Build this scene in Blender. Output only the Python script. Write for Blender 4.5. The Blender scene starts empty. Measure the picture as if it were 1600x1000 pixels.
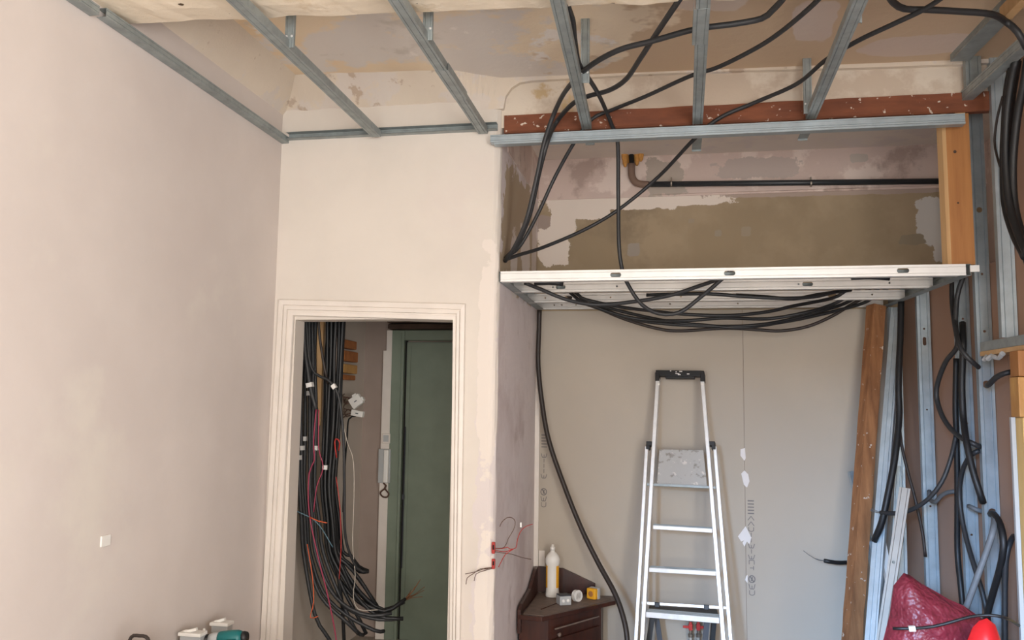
import bpy, bmesh, math, random
from mathutils import Vector, Matrix, noise
random.seed(7)
SC = bpy.context.scene
COL = SC.collection

# ------------------------------------------------------------------ camera
FOC = 1332.0
CAM = Vector((0, 0, 1.65))
_d = Vector((250, -140, -FOC)).normalized()
_v = Vector((180, 13000, -FOC)); _v = (_v - _d * _v.dot(_d)).normalized()
_x = _d.cross(_v)
ROT = Matrix((_x, _d, _v))                       # camera space -> world (rows = world axes)
cd = bpy.data.cameras.new('camera'); cam = bpy.data.objects.new('camera', cd); COL.objects.link(cam)
cd.sensor_width = 36; cd.lens = FOC / 1600 * 36; cd.clip_start = .05; cd.clip_end = 100
cam.matrix_world = Matrix.Translation(CAM) @ ROT.to_4x4()
SC.camera = cam

# ------------------------------------------------------------------ light
SC.view_settings.view_transform = 'Standard'
try: SC.view_settings.look = 'None'
except Exception: pass
SC.view_settings.exposure = 0.0
SC.view_settings.gamma = 1.0
SC.view_settings.use_curve_mapping = False
w = bpy.data.worlds.new('sky'); SC.world = w; w.use_nodes = True
bg = w.node_tree.nodes['Background']; bg.inputs[0].default_value = (.62, .78, 1, 1); bg.inputs[1].default_value = 1.0

def area(name, loc, target, sx, sy, power, col):
    l = bpy.data.lights.new(name, 'AREA'); l.shape = 'RECTANGLE'; l.size = sx; l.size_y = sy
    l.energy = power; l.color = col
    o = bpy.data.objects.new(name, l); COL.objects.link(o); o.location = loc
    o.rotation_euler = (Vector(target) - Vector(loc)).to_track_quat('-Z', 'Y').to_euler()
    return o
area('window_daylight', (-1.05, -2.75, 1.6), (-1.05, 4, 1.6), 1.3, 2.3, 95, (1, .95, .88))
area('window_daylight', (1.05, -2.7, 1.6), (0.95, 4, 1.6), 1.3, 2.3, 100, (1, .95, .88))
area('window_daylight', (2.03, -0.9, 1.6), (-2, 1.2, 1.6), 1.7, 2.3, 215, (1, .95, .90))
area('sky_through_windows', (-4.6, -12, 5.2), (1.2, 5.0, 0.6), 4.0, 3.2, 13000, (.34, .60, 1))

# ------------------------------------------------------------------ pixel -> world on a real plane
def ray(px, py): return ROT @ Vector((px - 800, 500 - py, -FOC))
def on(px, py, ax, val):
    d = ray(px, py); return CAM + d * ((val - CAM[ax]) / d[ax])
def UY(px, py, y): return on(px, py, 1, y)
def UZ(px, py, z): return on(px, py, 2, z)
def UX(px, py, x): return on(px, py, 0, x)
def UPL(px, py, p, n):
    d = ray(px, py); return CAM + d * ((Vector(p) - CAM).dot(n) / d.dot(n))
YD, YB = 4.5, 5.85                                # door wall, back of the alcove
XL, XC = -2.225, -0.925                           # left wall, side of the alcove
ZR, ZA = 3.47, 3.40                              # room ceiling, alcove ceiling
def XW(y, off=0): return (1.57 + .06 * (5.85 - y) if y < 5.2 else 1.609 - .26 * (y - 5.2)) - off        # right partition (face of its boards)
WN = Vector((1, .06, 0)).normalized()
def UR(px, py, off): return UPL(px, py, (1.57 - off, YB, 0), WN)

WN2 = Vector((1, .26, 0)).normalized()            # the last stretch of the partition turns in
def UR2(px, py, off): return UPL(px, py, (1.44 - off, YB, 0), WN2)

# ------------------------------------------------------------------ mesh builder
class MB:
    def __init__(s): s.v = []; s.f = []
    def add(s, vs, fs):
        b = len(s.v); s.v += [Vector(p) for p in vs]; s.f += [tuple(i + b for i in f) for f in fs]
    def box(s, lo, hi):
        x0, y0, z0 = lo; x1, y1, z1 = hi
        s.add([(x0,y0,z0),(x1,y0,z0),(x1,y1,z0),(x0,y1,z0),(x0,y0,z1),(x1,y0,z1),(x1,y1,z1),(x0,y1,z1)],
              [(3,2,1,0),(4,5,6,7),(0,1,5,4),(1,2,6,5),(2,3,7,6),(3,0,4,7)])
    def obox(s, c, ax, ay, az):                   # oriented box, half axes
        c, ax, ay, az = map(Vector, (c, ax, ay, az))
        vs = [c + ax*i + ay*j + az*k for k in (-1,1) for (i,j) in ((-1,-1),(1,-1),(1,1),(-1,1))]
        s.add(vs, [(3,2,1,0),(4,5,6,7),(0,1,5,4),(1,2,6,5),(2,3,7,6),(3,0,4,7)])
    def beam(s, a, b, wv, hv):                    # box from a to b with half-width vectors
        a, b, wv, hv = map(Vector, (a, b, wv, hv))
        vs = [p + wv*i + hv*j for p in (a, b) for (i,j) in ((-1,-1),(1,-1),(1,1),(-1,1))]
        s.add(vs, [(3,2,1,0),(4,5,6,7),(0,1,5,4),(1,2,6,5),(2,3,7,6),(3,0,4,7)])
    def prism(s, pts, off):                       # polygon pts extruded by vector off
        n = len(pts); off = Vector(off); pts = [Vector(p) for p in pts]
        s.add(pts + [p + off for p in pts], [tuple(range(n))[::-1], tuple(range(n, 2*n))] +
              [(i, (i+1) % n, n + (i+1) % n, n + i) for i in range(n)])
    def tube(s, pts, r, n=8, cap=True):
        pts = [Vector(p) for p in pts]; m = len(pts)
        rs = r if isinstance(r, (list, tuple)) else [r] * m
        t = [(pts[min(i+1, m-1)] - pts[max(i-1, 0)]).normalized() for i in range(m)]
        u = t[0].orthogonal().normalized(); vs = []
        for i in range(m):
            u = (u - t[i] * u.dot(t[i])).normalized(); w_ = t[i].cross(u)
            vs += [pts[i] + (u*math.cos(2*math.pi*k/n) + w_*math.sin(2*math.pi*k/n)) * rs[i] for k in range(n)]
        fs = [(i*n+k, i*n+(k+1) % n, (i+1)*n+(k+1) % n, (i+1)*n+k) for i in range(m-1) for k in range(n)]
        if cap: fs += [tuple(range(n))[::-1], tuple(range((m-1)*n, m*n))]
        s.add(vs, fs)
    def lathe(s, base, axis, prof, n=20):         # prof: (radius, height)
        base, axis = Vector(base), Vector(axis).normalized()
        s.tube([base + axis*h for r, h in prof], [max(r, .0004) for r, h in prof], n)
    def profile(s, a, b, wd, fd, W, Fl, lip=.006, slots=(), groove=.0025):
        # folded steel section: web of width W along wd, flanges of depth Fl towards fd, slots (pos, len, height) cut in the web
        a, b, wd, fd = Vector(a), Vector(b), Vector(wd).normalized(), Vector(fd).normalized()
        L = (b - a).length; ld = (b - a) / L
        h = W / 2; c = .24 * W
        ch = [(h - lip, Fl), (h, Fl), (h, 0), (.31*W, 0), (.29*W, groove), (.27*W, groove), (c, 0)]
        for sg in (-1, 1):
            pl = [(sg*x, y) for x, y in ch]
            vs = [p + wd*x + fd*y for p in (a, b) for x, y in pl]; k = len(pl)
            s.add(vs, [(i, i+1, k+i+1, k+i) if sg < 0 else (i+1, i, k+i, k+i+1) for i in range(k-1)])
        P = lambda l, x: a + ld*l + wd*x
        cur = 0
        for (pos, sl, sh) in sorted(slots):
            l0, l1 = pos - sl/2 - .003, pos + sl/2 + .003
            if l0 <= cur or l1 >= L: continue
            s.add([P(cur,-c), P(l0,-c), P(l0,c), P(cur,c)], [(0,1,2,3)])
            inner, outer = [], []
            N = 20; r = sh/2; st = max(sl/2 - r, 0)
            for q in range(N):
                an = 2*math.pi*(q+.5)/N; x = math.cos(an); y = math.sin(an)
                inner.append((pos + x*r + (st if x > 0 else -st), y*r))
                hx = sl/2 + .003; sc = 1/max(abs(x), abs(y))
                outer.append((pos + x*sc*hx, y*sc*c))
            # snap four corners
            for cx in (1, -1):
                for cy in (1, -1):
                    q = min(range(N), key=lambda i: (outer[i][0]-(pos+cx*(sl/2+.003)))**2 + (outer[i][1]-cy*c)**2)
                    outer[q] = (pos+cx*(sl/2+.003), cy*c)
            s.add([P(*p) for p in outer] + [P(*p) for p in inner],
                  [(q, (q+1) % N, N+(q+1) % N, N+q) for q in range(N)])
            cur = l1
        s.add([P(cur,-c), P(L,-c), P(L,c), P(cur,c)], [(0,1,2,3)])
    def build(s, name, m, parent=None, smooth=False, bevel=0, solid=0):
        me = bpy.data.meshes.new(name); me.from_pydata([tuple(p) for p in s.v], [], s.f); me.update()
        if not solid:
            bm = bmesh.new(); bm.from_mesh(me); bmesh.ops.recalc_face_normals(bm, faces=bm.faces); bm.to_mesh(me); bm.free()
        if m is not None: me.materials.append(m)
        if smooth:
            for p in me.polygons: p.use_smooth = True
        o = bpy.data.objects.new(name, me); COL.objects.link(o)
        if parent is not None: o.parent = parent; o.matrix_parent_inverse = parent.matrix_basis.inverted()
        if bevel:
            md = o.modifiers.new('bevel', 'BEVEL'); md.width = bevel; md.segments = 2; md.limit_method = 'ANGLE'
        if solid:
            md = o.modifiers.new('sheet', 'SOLIDIFY'); md.thickness = solid; md.offset = 0
        return o
def tag(o, label, cat, group=None):
    o['label'] = label; o['category'] = cat
    if group: o['group'] = group
    return o
def empty(name, loc, label, cat, group=None):
    o = bpy.data.objects.new(name, None); COL.objects.link(o); o.location = loc; o.empty_display_size = .05
    return tag(o, label, cat, group)
def struct(o): o['kind'] = 'structure'; return o
def smooth_path(pts, step=.03):
    pts = [Vector(p) for p in pts]
    if len(pts) < 3: return pts
    P = [pts[0]*2 - pts[1]] + pts + [pts[-1]*2 - pts[-2]]; out = []
    for i in range(1, len(P)-2):
        p0, p1, p2, p3 = P[i-1:i+3]; n = max(2, min(14, int((p2-p1).length/step)))
        for k in range(n):
            t = k/n
            out.append(.5*((2*p1)+(p2-p0)*t+(2*p0-5*p1+4*p2-p3)*t*t+(3*p1-p0-3*p2+p3)*t**3))
    out.append(pts[-1]); return out

# ------------------------------------------------------------------ materials
def new_mat(name):
    m = bpy.data.materials.new(name); m.use_nodes = True
    return m, m.node_tree, m.node_tree.nodes['Principled BSDF']
def s2l(c): return tuple(((x/255)/12.92 if x/255 <= .04045 else ((x/255+.055)/1.055)**2.4) for x in c) + (1,)
def N(nt, t, **kw):
    n = nt.nodes.new(t)
    for k, v in kw.items():
        if k.startswith('i_'): n.inputs[k[2:].replace('_', ' ')].default_value = v
        else: setattr(n, k, v)
    return n
def mixc(nt, fac, a, b):
    n = nt.nodes.new('ShaderNodeMix'); n.data_type = 'RGBA'
    for sock, val in ((n.inputs[0], fac), (n.inputs[6], a), (n.inputs[7], b)):
        if hasattr(val, 'is_linked') or isinstance(val, bpy.types.NodeSocket): nt.links.new(val, sock)
        else: sock.default_value = val
    return n.outputs[2]
def math_(nt, op, a, b=0.0):
    n = nt.nodes.new('ShaderNodeMath'); n.operation = op
    for i, val in enumerate((a, b)):
        if isinstance(val, bpy.types.NodeSocket): nt.links.new(val, n.inputs[i])
        else: n.inputs[i].default_value = val
    return n.outputs[0]
def ramp(nt, f, lo, hi):
    n = nt.nodes.new('ShaderNodeMapRange'); n.inputs[1].default_value = lo; n.inputs[2].default_value = hi
    nt.links.new(f, n.inputs[0]); return n.outputs[0]
def noise_(nt, vec, scale, detail=4, rough=.6):
    n = N(nt, 'ShaderNodeTexNoise'); n.inputs['Scale'].default_value = scale; n.inputs['Detail'].default_value = detail
    n.inputs['Roughness'].default_value = rough
    nt.links.new(vec, n.inputs['Vector']); return n.outputs['Fac']
def plain(name, col, rough=.6, metal=0, var=.0, scale=8, spec=.5, stretch=(1,1,1), bump=0, bdist=.004):
    m, nt, b = new_mat(name)
    b.inputs['Roughness'].default_value = rough; b.inputs['Metallic'].default_value = metal
    b.inputs['Specular IOR Level'].default_value = spec
    c = s2l(col)
    tc = N(nt, 'ShaderNodeTexCoord'); mp = N(nt, 'ShaderNodeMapping'); mp.inputs['Scale'].default_value = stretch
    nt.links.new(tc.outputs['Object'], mp.inputs[0])
    f = noise_(nt, mp.outputs[0], scale)
    f = ramp(nt, f, .3, .7)
    lo = tuple(x*(1-var) for x in c[:3]) + (1,); hi = tuple(min(1, x*(1+var)) for x in c[:3]) + (1,)
    nt.links.new(mixc(nt, f, lo, hi), b.inputs['Base Color'])
    if bump:
        bp = N(nt, 'ShaderNodeBump'); bp.inputs['Strength'].default_value = bump; bp.inputs['Distance'].default_value = bdist
        nt.links.new(f, bp.inputs['Height']); nt.links.new(bp.outputs[0], b.inputs['Normal'])
    return m
def plaster(name, base, blotches=(), patches=(), axes='XZ', nscale=1.6, speck=None, bump=.25, rough=.9, edge=.35, escale=9):
    """Old wall or ceiling finish: base colour, noise-placed blotches (colour, scale, lo, hi) and
    repair and painted-shade patches of their own shape (colour, centre u, centre v, radius u, radius v) in the surface's own metres."""
    m, nt, b = new_mat(name); b.inputs['Roughness'].default_value = rough; b.inputs['Specular IOR Level'].default_value = .25
    tc = N(nt, 'ShaderNodeTexCoord'); vec = tc.outputs['Object']
    col = s2l(base)
    big = noise_(nt, vec, nscale, 5, .6)
    d = tuple(x*.93 for x in col[:3]) + (1,)
    out = mixc(nt, ramp(nt, big, .35, .65), d, col)
    for i, (bc, sc, lo, hi) in enumerate(blotches):
        mp = N(nt, 'ShaderNodeMapping'); mp.inputs['Location'].default_value = (3.1*i+1.7, 5.3*i, 2.2*i)
        nt.links.new(vec, mp.inputs[0])
        out = mixc(nt, ramp(nt, noise_(nt, mp.outputs[0], sc, 6, .62), lo, hi), out, s2l(bc))
    if patches:
        sx = N(nt, 'ShaderNodeSeparateXYZ'); nt.links.new(vec, sx.inputs[0])
        u, v = sx.outputs['XYZ'.index(axes[0])], sx.outputs['XYZ'.index(axes[1])]
        en = math_(nt, 'MULTIPLY', math_(nt, 'SUBTRACT', noise_(nt, vec, escale, 5, .65), .5), edge*4)
        for (pc, cu, cv, ru, rv) in patches:
            du = math_(nt, 'DIVIDE', math_(nt, 'SUBTRACT', u, cu), ru)
            dv = math_(nt, 'DIVIDE', math_(nt, 'SUBTRACT', v, cv), rv)
            # rounded box distance (power 4)
            d4 = math_(nt, 'POWER', math_(nt, 'ADD', math_(nt, 'POWER', math_(nt, 'ABSOLUTE', du), 4.0), math_(nt, 'POWER', math_(nt, 'ABSOLUTE', dv), 4.0)), .25)
            f = ramp(nt, math_(nt, 'ADD', d4, en), 1.03, .97)
            out = mixc(nt, f, out, s2l(pc))
    if speck:
        f = ramp(nt, noise_(nt, vec, speck[1], 3, .5), speck[2], speck[2]+.03)
        out = mixc(nt, f, out, s2l(speck[0]))
    nt.links.new(out, b.inputs['Base Color'])
    bp = N(nt, 'ShaderNodeBump'); bp.inputs['Strength'].default_value = bump; bp.inputs['Distance'].default_value = .01
    nt.links.new(noise_(nt, vec, 14, 6, .65), bp.inputs['Height']); nt.links.new(bp.outputs[0], b.inputs['Normal'])
    return m
def wood(name, dark, light, stretch=(18, 18, 1.2), rough=.6, specks=False, wave=6):
    m, nt, b = new_mat(name); b.inputs['Roughness'].default_value = rough
    tc = N(nt, 'ShaderNodeTexCoord'); mp = N(nt, 'ShaderNodeMapping'); mp.inputs['Scale'].default_value = stretch
    nt.links.new(tc.outputs['Object'], mp.inputs[0])
    f = ramp(nt, noise_(nt, mp.outputs[0], 1.5, 6, .65), .3, .7)
    out = mixc(nt, f, s2l(dark), s2l(light))
    if specks:
        g = ramp(nt, noise_(nt, tc.outputs['Object'], 32, 2, .5), .68, .72)
        out = mixc(nt, g, out, s2l((205, 190, 175)))
    nt.links.new(out, b.inputs['Base Color'])
    return m
M = {}
M['zinc'] = plain('zinc_steel', (150, 158, 158), .5, .35, .18, 14)
M['zinc_bright'] = plain('bright_steel', (226, 226, 224), .42, .25, .05, 10)
M['zinc_blue'] = plain('stud_steel', (172, 184, 190), .4, .5, .14, 9)
M['zinc_shaded'] = plain('shaded_frame_steel', (200, 198, 194), .42, .3, .06, 10)  # shade on the joists behind the front rail, put into the steel colour
M['cream_steel'] = plain('cream_grey_steel', (150, 142, 132), .5, .2, .08, 9)
M['alu'] = plain('aluminium', (222, 222, 220), .38, .4, .08, 22)
M['black'] = plain('black_conduit', (44, 45, 47), .5, 0, .12, 30)
M['black_deep'] = plain('black_rubber', (24, 25, 27), .5, 0, .1, 30)
M['brown_black'] = plain('brown_black_sheath', (46, 38, 34), .5, 0, .1, 30)
M['grey_conduit'] = plain('grey_conduit', (104, 108, 112), .55, 0, .08, 30)
M['red_wire'] = plain('red_wire', (170, 44, 38), .5)
M['pink_wire'] = plain('crimson_wire', (150, 48, 76), .5)
M['orange_wire'] = plain('orange_wire', (206, 92, 50), .5)
M['blue_wire'] = plain('blue_wire', (86, 118, 132), .5)
M['brown_wire'] = plain('brown_wire', (92, 68, 56), .5)
M['white_wire'] = plain('white_wire', (190, 182, 170), .5)
M['copper'] = plain('copper_strands', (150, 104, 74), .4, .6)
M['white_tag'] = plain('white_tag', (228, 226, 222), .6)
M['white_plastic'] = plain('white_plastic', (232, 230, 224), .45)
M['grey_plastic'] = plain('grey_plastic', (176, 178, 178), .5, 0, .05)
M['dark_plastic'] = plain('dark_plastic', (62, 66, 74), .5, 0, .1)
M['yellow_plastic'] = plain('yellow_plastic', (232, 170, 40), .5)
M['teal'] = plain('teal_plastic', (18, 104, 106), .45)
M['pine'] = wood('pine', (152, 98, 50), (174, 120, 66))
M['pine_side'] = wood('pine_sapwood', (190, 150, 104), (206, 170, 124))
M['pine_pale'] = wood('pale_pine', (206, 166, 96), (226, 190, 122))
M['pine_rough'] = wood('rough_pine', (176, 124, 66), (206, 158, 92), (6, 6, 3))
M['old_beam'] = wood('brown_painted_timber', (100, 54, 34), (136, 78, 48), (2, 9, 9), .7, True)
M['old_post'] = wood('weathered_post', (120, 78, 48), (172, 120, 78), (14, 14, 1.5), .75, True)
M['mahogany'] = wood('mahogany', (44, 22, 17), (76, 40, 28), (10, 10, 2), .35)
M['cab_top'] = plain('dusty_wood', (118, 102, 92), .7, 0, .2, 20)
M['red_sack'] = plain('maroon_sack', (122, 40, 52), .42, 0, .3, 5, bump=.6, bdist=.05)
M['red_bright'] = plain('bright_red_sack', (214, 32, 36), .45, 0, .12, 9)
M['floor'] = wood('dusty_floor', (150, 141, 130), (172, 163, 152), (1, 12, 12), .6)
M['green'] = plain('sage_green_paint', (124, 136, 120), .55, 0, .08, 5)
M['trim'] = plain('cream_gloss_paint', (226, 218, 209), .45, 0, .05, 6)
M['gray_ply'] = plaster('painted_platform', (176, 174, 170), [((140, 136, 128), 14, .56, .62), ((205, 200, 192), 22, .6, .64)], rough=.7)
M['wall_left'] = plaster('left_wall_plaster', (215, 206, 200), [((205, 195, 189), .9, .45, .75), ((215, 208, 199), 1.3, .58, .72)], bump=.08
                         )
M['wall_back'] = plaster('cream_wall', (220, 212, 202), [((216, 206, 198), 1.2, .5, .7)], bump=.1)
M['column'] = plaster('filled_column', (220, 212, 202), [((216, 206, 198), 1.2, .5, .7)],
    [((216, 207, 204), -.93, 1.1, .10, 1.15), ((226, 217, 208), -.98, 1.9, .05, .6), ((228, 219, 210), -.97, .5, .05, .5)], bump=.25, escale=4, edge=.5)
M['return'] = plaster('return_wall', (230, 220, 219), [((206, 192, 190), 1.6, .5, .7), ((190, 174, 170), 2.5, .6, .75)],
    [((184, 166, 142), 5.2, 2.72, .68, .36), ((226, 216, 208), 5.35, 2.6, .16, .22), ((220, 210, 202), 4.95, 2.5, .10, .2), ((214, 202, 194), 5.7, 2.8, .10, .3)], axes='YZ', edge=.4, escale=5, bump=.3)
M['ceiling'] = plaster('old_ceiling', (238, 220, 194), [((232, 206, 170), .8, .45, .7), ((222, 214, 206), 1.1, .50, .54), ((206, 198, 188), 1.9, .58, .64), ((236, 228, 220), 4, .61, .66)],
    [((206, 182, 154), 1.1, 3.9, 1.55, 1.6), ((212, 196, 184), .66, 4.0, .10, .2), ((210, 192, 178), 1.25, 4.3, .25, .10), ((214, 198, 184), .15, 3.7, .18, .14)], axes='XY', edge=.5, escale=1.2, bump=.3)  # first patch: shade over the right side, painted into the ceiling colour
M['cove'] = plaster('cove_plaster', (222, 209, 192), [((214, 204, 194), 4, .52, .56), ((190, 172, 154), 7, .62, .66)], bump=.5)
M['bulkhead'] = plaster('bulkhead_plaster', (200, 184, 166), [((214, 202, 186), 1.6, .5, .55), ((196, 172, 136), 2.2, .6, .64)], bump=.3)
M['painted_beam'] = plaster('painted_beam', (236, 222, 200), [((222, 204, 176), 4, .55, .62)], speck=((86, 70, 52), 20, .71), bump=.7)
M['board'] = plaster('plasterboard', (184, 174, 160), [((178, 169, 157), 1.0, .4, .7)], bump=.03)
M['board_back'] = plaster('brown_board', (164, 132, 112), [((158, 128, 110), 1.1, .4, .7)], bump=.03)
M['alcove_ceiling'] = plaster('alcove_ceiling', (232, 220, 208), [((224, 212, 204), 3, .55, .6)], bump=.3)
M['filler'] = plain('white_filler', (226, 222, 220), .8, 0, .03)
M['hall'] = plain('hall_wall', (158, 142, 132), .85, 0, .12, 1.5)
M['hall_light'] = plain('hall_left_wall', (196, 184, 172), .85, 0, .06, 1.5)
M['dark'] = plain('black_gap', (26, 22, 20), .9)
M['hole'] = plain('grimy_lintel', (70, 54, 44), .9, 0, .4, 5)
M['ink'] = plain('grey_ink', (120, 116, 116), .9)
M['foam'] = plain('ochre_foam', (206, 150, 80), .8, 0, .25, 30, bump=.6)
M['terracotta'] = plain('terracotta', (168, 104, 56), .85, 0, .25, 12)
M['pipe_brown'] = plain('dusty_elbow', (128, 104, 90), .7, 0, .1)
M['pipe'] = plain('painted_pipe', (44, 48, 52), .4, 0, .1)
M['red_valve'] = plain('red_valve', (190, 32, 26), .4)
M['brass'] = plain('grey_brass', (150, 140, 128), .35, .7)

# ================================================================== SETTING
exec_parts = []
# floor (outside the frame, carries everything)
f = MB(); f.box((XL-.3, -2.7, -.1), (2.4, 6.6, 0)); struct(f.build('floor', M['floor']))
# left wall
f = MB(); f.box((XL-.2, -2.7, 0), (XL, YD+.12, 3.5)); struct(f.build('wall_left', M['wall_left']))
# ceiling slab of the room, alcove ceiling
ZT = lambda x: ZR - .02*(x + .5)                  # the old ceiling sags a little to the right
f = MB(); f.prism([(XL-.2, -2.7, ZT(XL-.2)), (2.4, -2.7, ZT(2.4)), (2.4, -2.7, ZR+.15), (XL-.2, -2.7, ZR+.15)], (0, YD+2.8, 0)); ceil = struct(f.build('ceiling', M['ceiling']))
f = MB(); f.box((XC-.15, YD+.1, ZA), (2.1, YB+.1, ZA+.1)); struct(f.build('ceiling', M['alcove_ceiling']))
# torn-off cornice zones: bevelled strips where wall meets ceiling
f = MB(); f.prism([(XL-.2, -2.7, 3.33), (XL, -2.7, 3.33), (XL+.17, -2.7, ZR+.06), (XL-.2, -2.7, ZR+.06)], (0, YD+2.8, 0)); struct(f.build('trim_1', M['cove']))
f = MB()
nx = 40
for i in range(nx):                                # rough lower lip of the cove on the door wall
    x0 = XL + (XC-XL-.01)*i/nx; x1 = XL + (XC-XL-.01)*(i+1)/nx
    j0 = .012*noise.noise((x0*9, 1, 0)); j1 = .012*noise.noise((x1*9, 1, 0))
    k0, k1 = [.02 + .98*min(1, (XC-.01-x)/.25) for x in (x0, x1)]
    f.add([(x0, YD, 3.352+j0), (x1, YD, 3.352+j1), (x1, YD-.012*k1, 3.362+j1), (x0, YD-.012*k0, 3.362+j0), (x0, YD-(.16-j0)*k0, ZR+.03), (x1, YD-(.16-j1)*k1, ZR+.03), (x0, YD+.02, ZR+.03), (x1, YD+.02, ZR+.03)],
          [(0,1,2,3), (3,2,5,4), (4,5,7,6), (6,7,1,0)])
struct(f.build('trim_2', M['cove']))
# door wall: pieces around the opening, joined in one wall
a0, a1 = UY(462, 496, YD), UY(709, 502, YD)         # opening head
xa, xb = a0.x, a1.x; zt = (a0.z + a1.z)/2
f = MB()
f.box((XL, YD, 0), (xa, YD+.12, 3.3)); f.box((xa, YD, zt), (xb, YD+.12, 3.3)); f.box((XL, YD, 3.3), (XC-.12, YD+.1, ZR+.04))
struct(f.build('wall_back', M['wall_back']))
# column with a worn round corner + side of the alcove
f = MB()
def colprof(z):
    R = .045 + .012*noise.noise((0, 0, z*2.3)); pts = [(xb, YD), (-1.08, YD), (-1.02, YD)]
    for k in range(7):
        a = -math.pi/2 + math.pi/2*k/6
        j = .004*noise.noise((k*.6, 3, z*7))
        pts.append((XC - R + (R+j)*math.cos(a), YD + R + (R+j)*math.sin(a)))
    pts += [(XC, YD+.4), (XC, YB+.1), (-1.10, YB+.1), (-1.10, YD+.12), (xb, YD+.12)]
    return pts
zs = [3.3*i/60 for i in range(61)]; n = len(colprof(0)); vs = []
for z in zs: vs += [(x, y, z) for x, y in colprof(z)]
f.add(vs, [(i*n+k, i*n+(k+1) % n, (i+1)*n+(k+1) % n, (i+1)*n+k) for i in range(60) for k in range(n)] + [tuple(range(60*n, 61*n))])
cw = struct(f.build('wall_column', M['column']))
cw.data.materials.append(M['return'])
for p in cw.data.polygons:
    c = p.center
    if c.x > XC-.03 and c.y > YD+.06: p.material_index = 1
f = MB(); f.box((-1.10, YD+.1, 3.3), (XC, YB+.1, ZA)); struct(f.build('trim_3', M['return']))
# upper wall over the alcove: arch-cornered frame, recessed bulkhead, brown lintel
arch = [(772, 206), (786, 200), (786, 168), (790, 150), (799, 137), (812, 129), (830, 126), (900, 122), (1000, 116), (1170, 110), (1340, 106), (1510, 100)]
pts = [UY(x, y, YD) for x, y in arch]
top = [(2.0, YD, ZR+.03), (XC-.125, YD, ZR+.03), (XC-.125, YD, pts[0].z)]
pts.append(Vector((2.0, YD, pts[-1].z)))
# split into quads by ear of points: build as strip to the ceiling
f = MB()
left = [p for p in pts]
f.prism([(XC-.12, YD, 3.3), (pts[1].x, YD, 3.3), tuple(pts[3]), (pts[3].x, YD, ZR+.03), (XC-.12, YD, ZR+.03)], (0, .06, 0))
for i in range(3, len(pts)-1):
    p, q = pts[i], pts[i+1]
    f.prism([p, q, (q.x, YD, ZR+.03), (p.x, YD, ZR+.03)], (0, .06, 0))
struct(f.build('wall_arch', M['cove']))
f = MB(); f.box((XC-.125, YD+.03, 3.2), (2.1, YD+.1, ZR+.05)); struct(f.build('wall_bulkhead', M['bulkhead']))
lt = [UY(788, 188, YD+.02), UY(1150, 162, YD+.02), UY(1506, 138, YD+.02)]
f = MB(); zl = sum(p.z for p in lt)/3
NB = 30
lx0, lx1 = lt[0].x, 1.66
vs = []
for i in range(NB+1):
    x = lx0 + (lx1-lx0)*i/NB; jt = .006*noise.noise((x*6, 0, 0)); jb = .008*noise.noise((x*5, 4, 0)); jf = .006*noise.noise((x*4, 9, 0))
    vs += [(x, YD+.015+jf, zl+jt), (x, YD+.015+jf, 3.175+jb*.5), (x, YD+.022+jf, 3.166), (x, YD+.06, 3.166), (x, YD+.06, zl)]
f.add(vs, [(i*5+k, i*5+(k+1) % 5, (i+1)*5+(k+1) % 5, (i+1)*5+k) for i in range(NB) for k in range(5)] + [(0,1,2,3,4), tuple(range(NB*5, NB*5+5))])
lin = struct(f.build('trim_4', M['old_beam']))
lin['label'] = 'paint-speckled brown timber lintel above the alcove opening'
# alcove back wall: old plaster above, two plasterboards below
P = lambda x, y: UY(x, y, YB)
zsplit = P(1000, 307).z
pa = []
def pt(c, x, y, rx, ry):
    p = P(x, y); k = YB/FOC; return (c, p.x, p.z, rx*k, ry*k)
LTP = (230, 218, 206); LT2 = (206, 202, 196)
M['alcove_upper'] = plaster('alcove_old_plaster', (160, 142, 116), [((168, 150, 124), 2, .45, .6), ((142, 126, 104), 1.4, .6, .7)],
    [pt((164, 148, 138), 860, 350, 26, 14), pt(LTP, 950, 316, 110, 14), pt(LTP, 880, 345, 22, 24), pt(LTP, 862, 385, 26, 30), pt(LTP, 915, 330, 40, 14),
     pt(LTP, 1060, 312, 90, 10), pt((176, 158, 146), 1310, 300, 180, 5), pt(LT2, 1466, 345, 30, 34), pt(LT2, 1475, 380, 14, 30), pt((150, 138, 118), 1425, 374, 18, 8),
     pt((160, 146, 126), 1165, 362, 7, 8), pt((160, 146, 126), 1080, 345, 5, 4), pt((158, 146, 128), 1122, 364, 5, 5), pt((160, 150, 138), 990, 390, 9, 10)],
    edge=.28, escale=11, bump=.2)
M['alcove_top'] = plaster('alcove_band_plaster', (214, 194, 184), [((226, 210, 200), 2.6, .52, .57), ((180, 160, 150), 2.0, .6, .66)],
    [pt((184, 172, 160), 1040, 278, 28, 30), pt((192, 178, 170), 1180, 262, 60, 16), pt((190, 180, 170), 1342, 247, 12, 7)], edge=.35, bump=.3)
f = MB(); f.box((XC-.02, YB, 2.2), (2.1, YB+.1, zsplit)); wa = struct(f.build('wall_alcove', M['alcove_upper']))
f = MB(); f.box((XC-.02, YB-.008, zsplit-.006), (2.1, YB+.1, ZA+.02)); f.build('upper_band', M['alcove_top'], wa)
seam = P(1163, 700).x
f = MB(); f.box((XC-.02, YB-.004, 0), (seam-.0015, YB+.05, 2.32)); f.build('plasterboard', M['board'], wa)
f = MB(); f.box((seam+.0015, YB-.004, 0), (1.75, YB+.05, 2.32)); f.build('plasterboard', M['board'], wa)
f = MB(); f.box((seam-.01, YB+.002, 0), (seam+.01, YB+.05, 2.32)); f.build('joint', M['hall'], wa)
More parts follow.
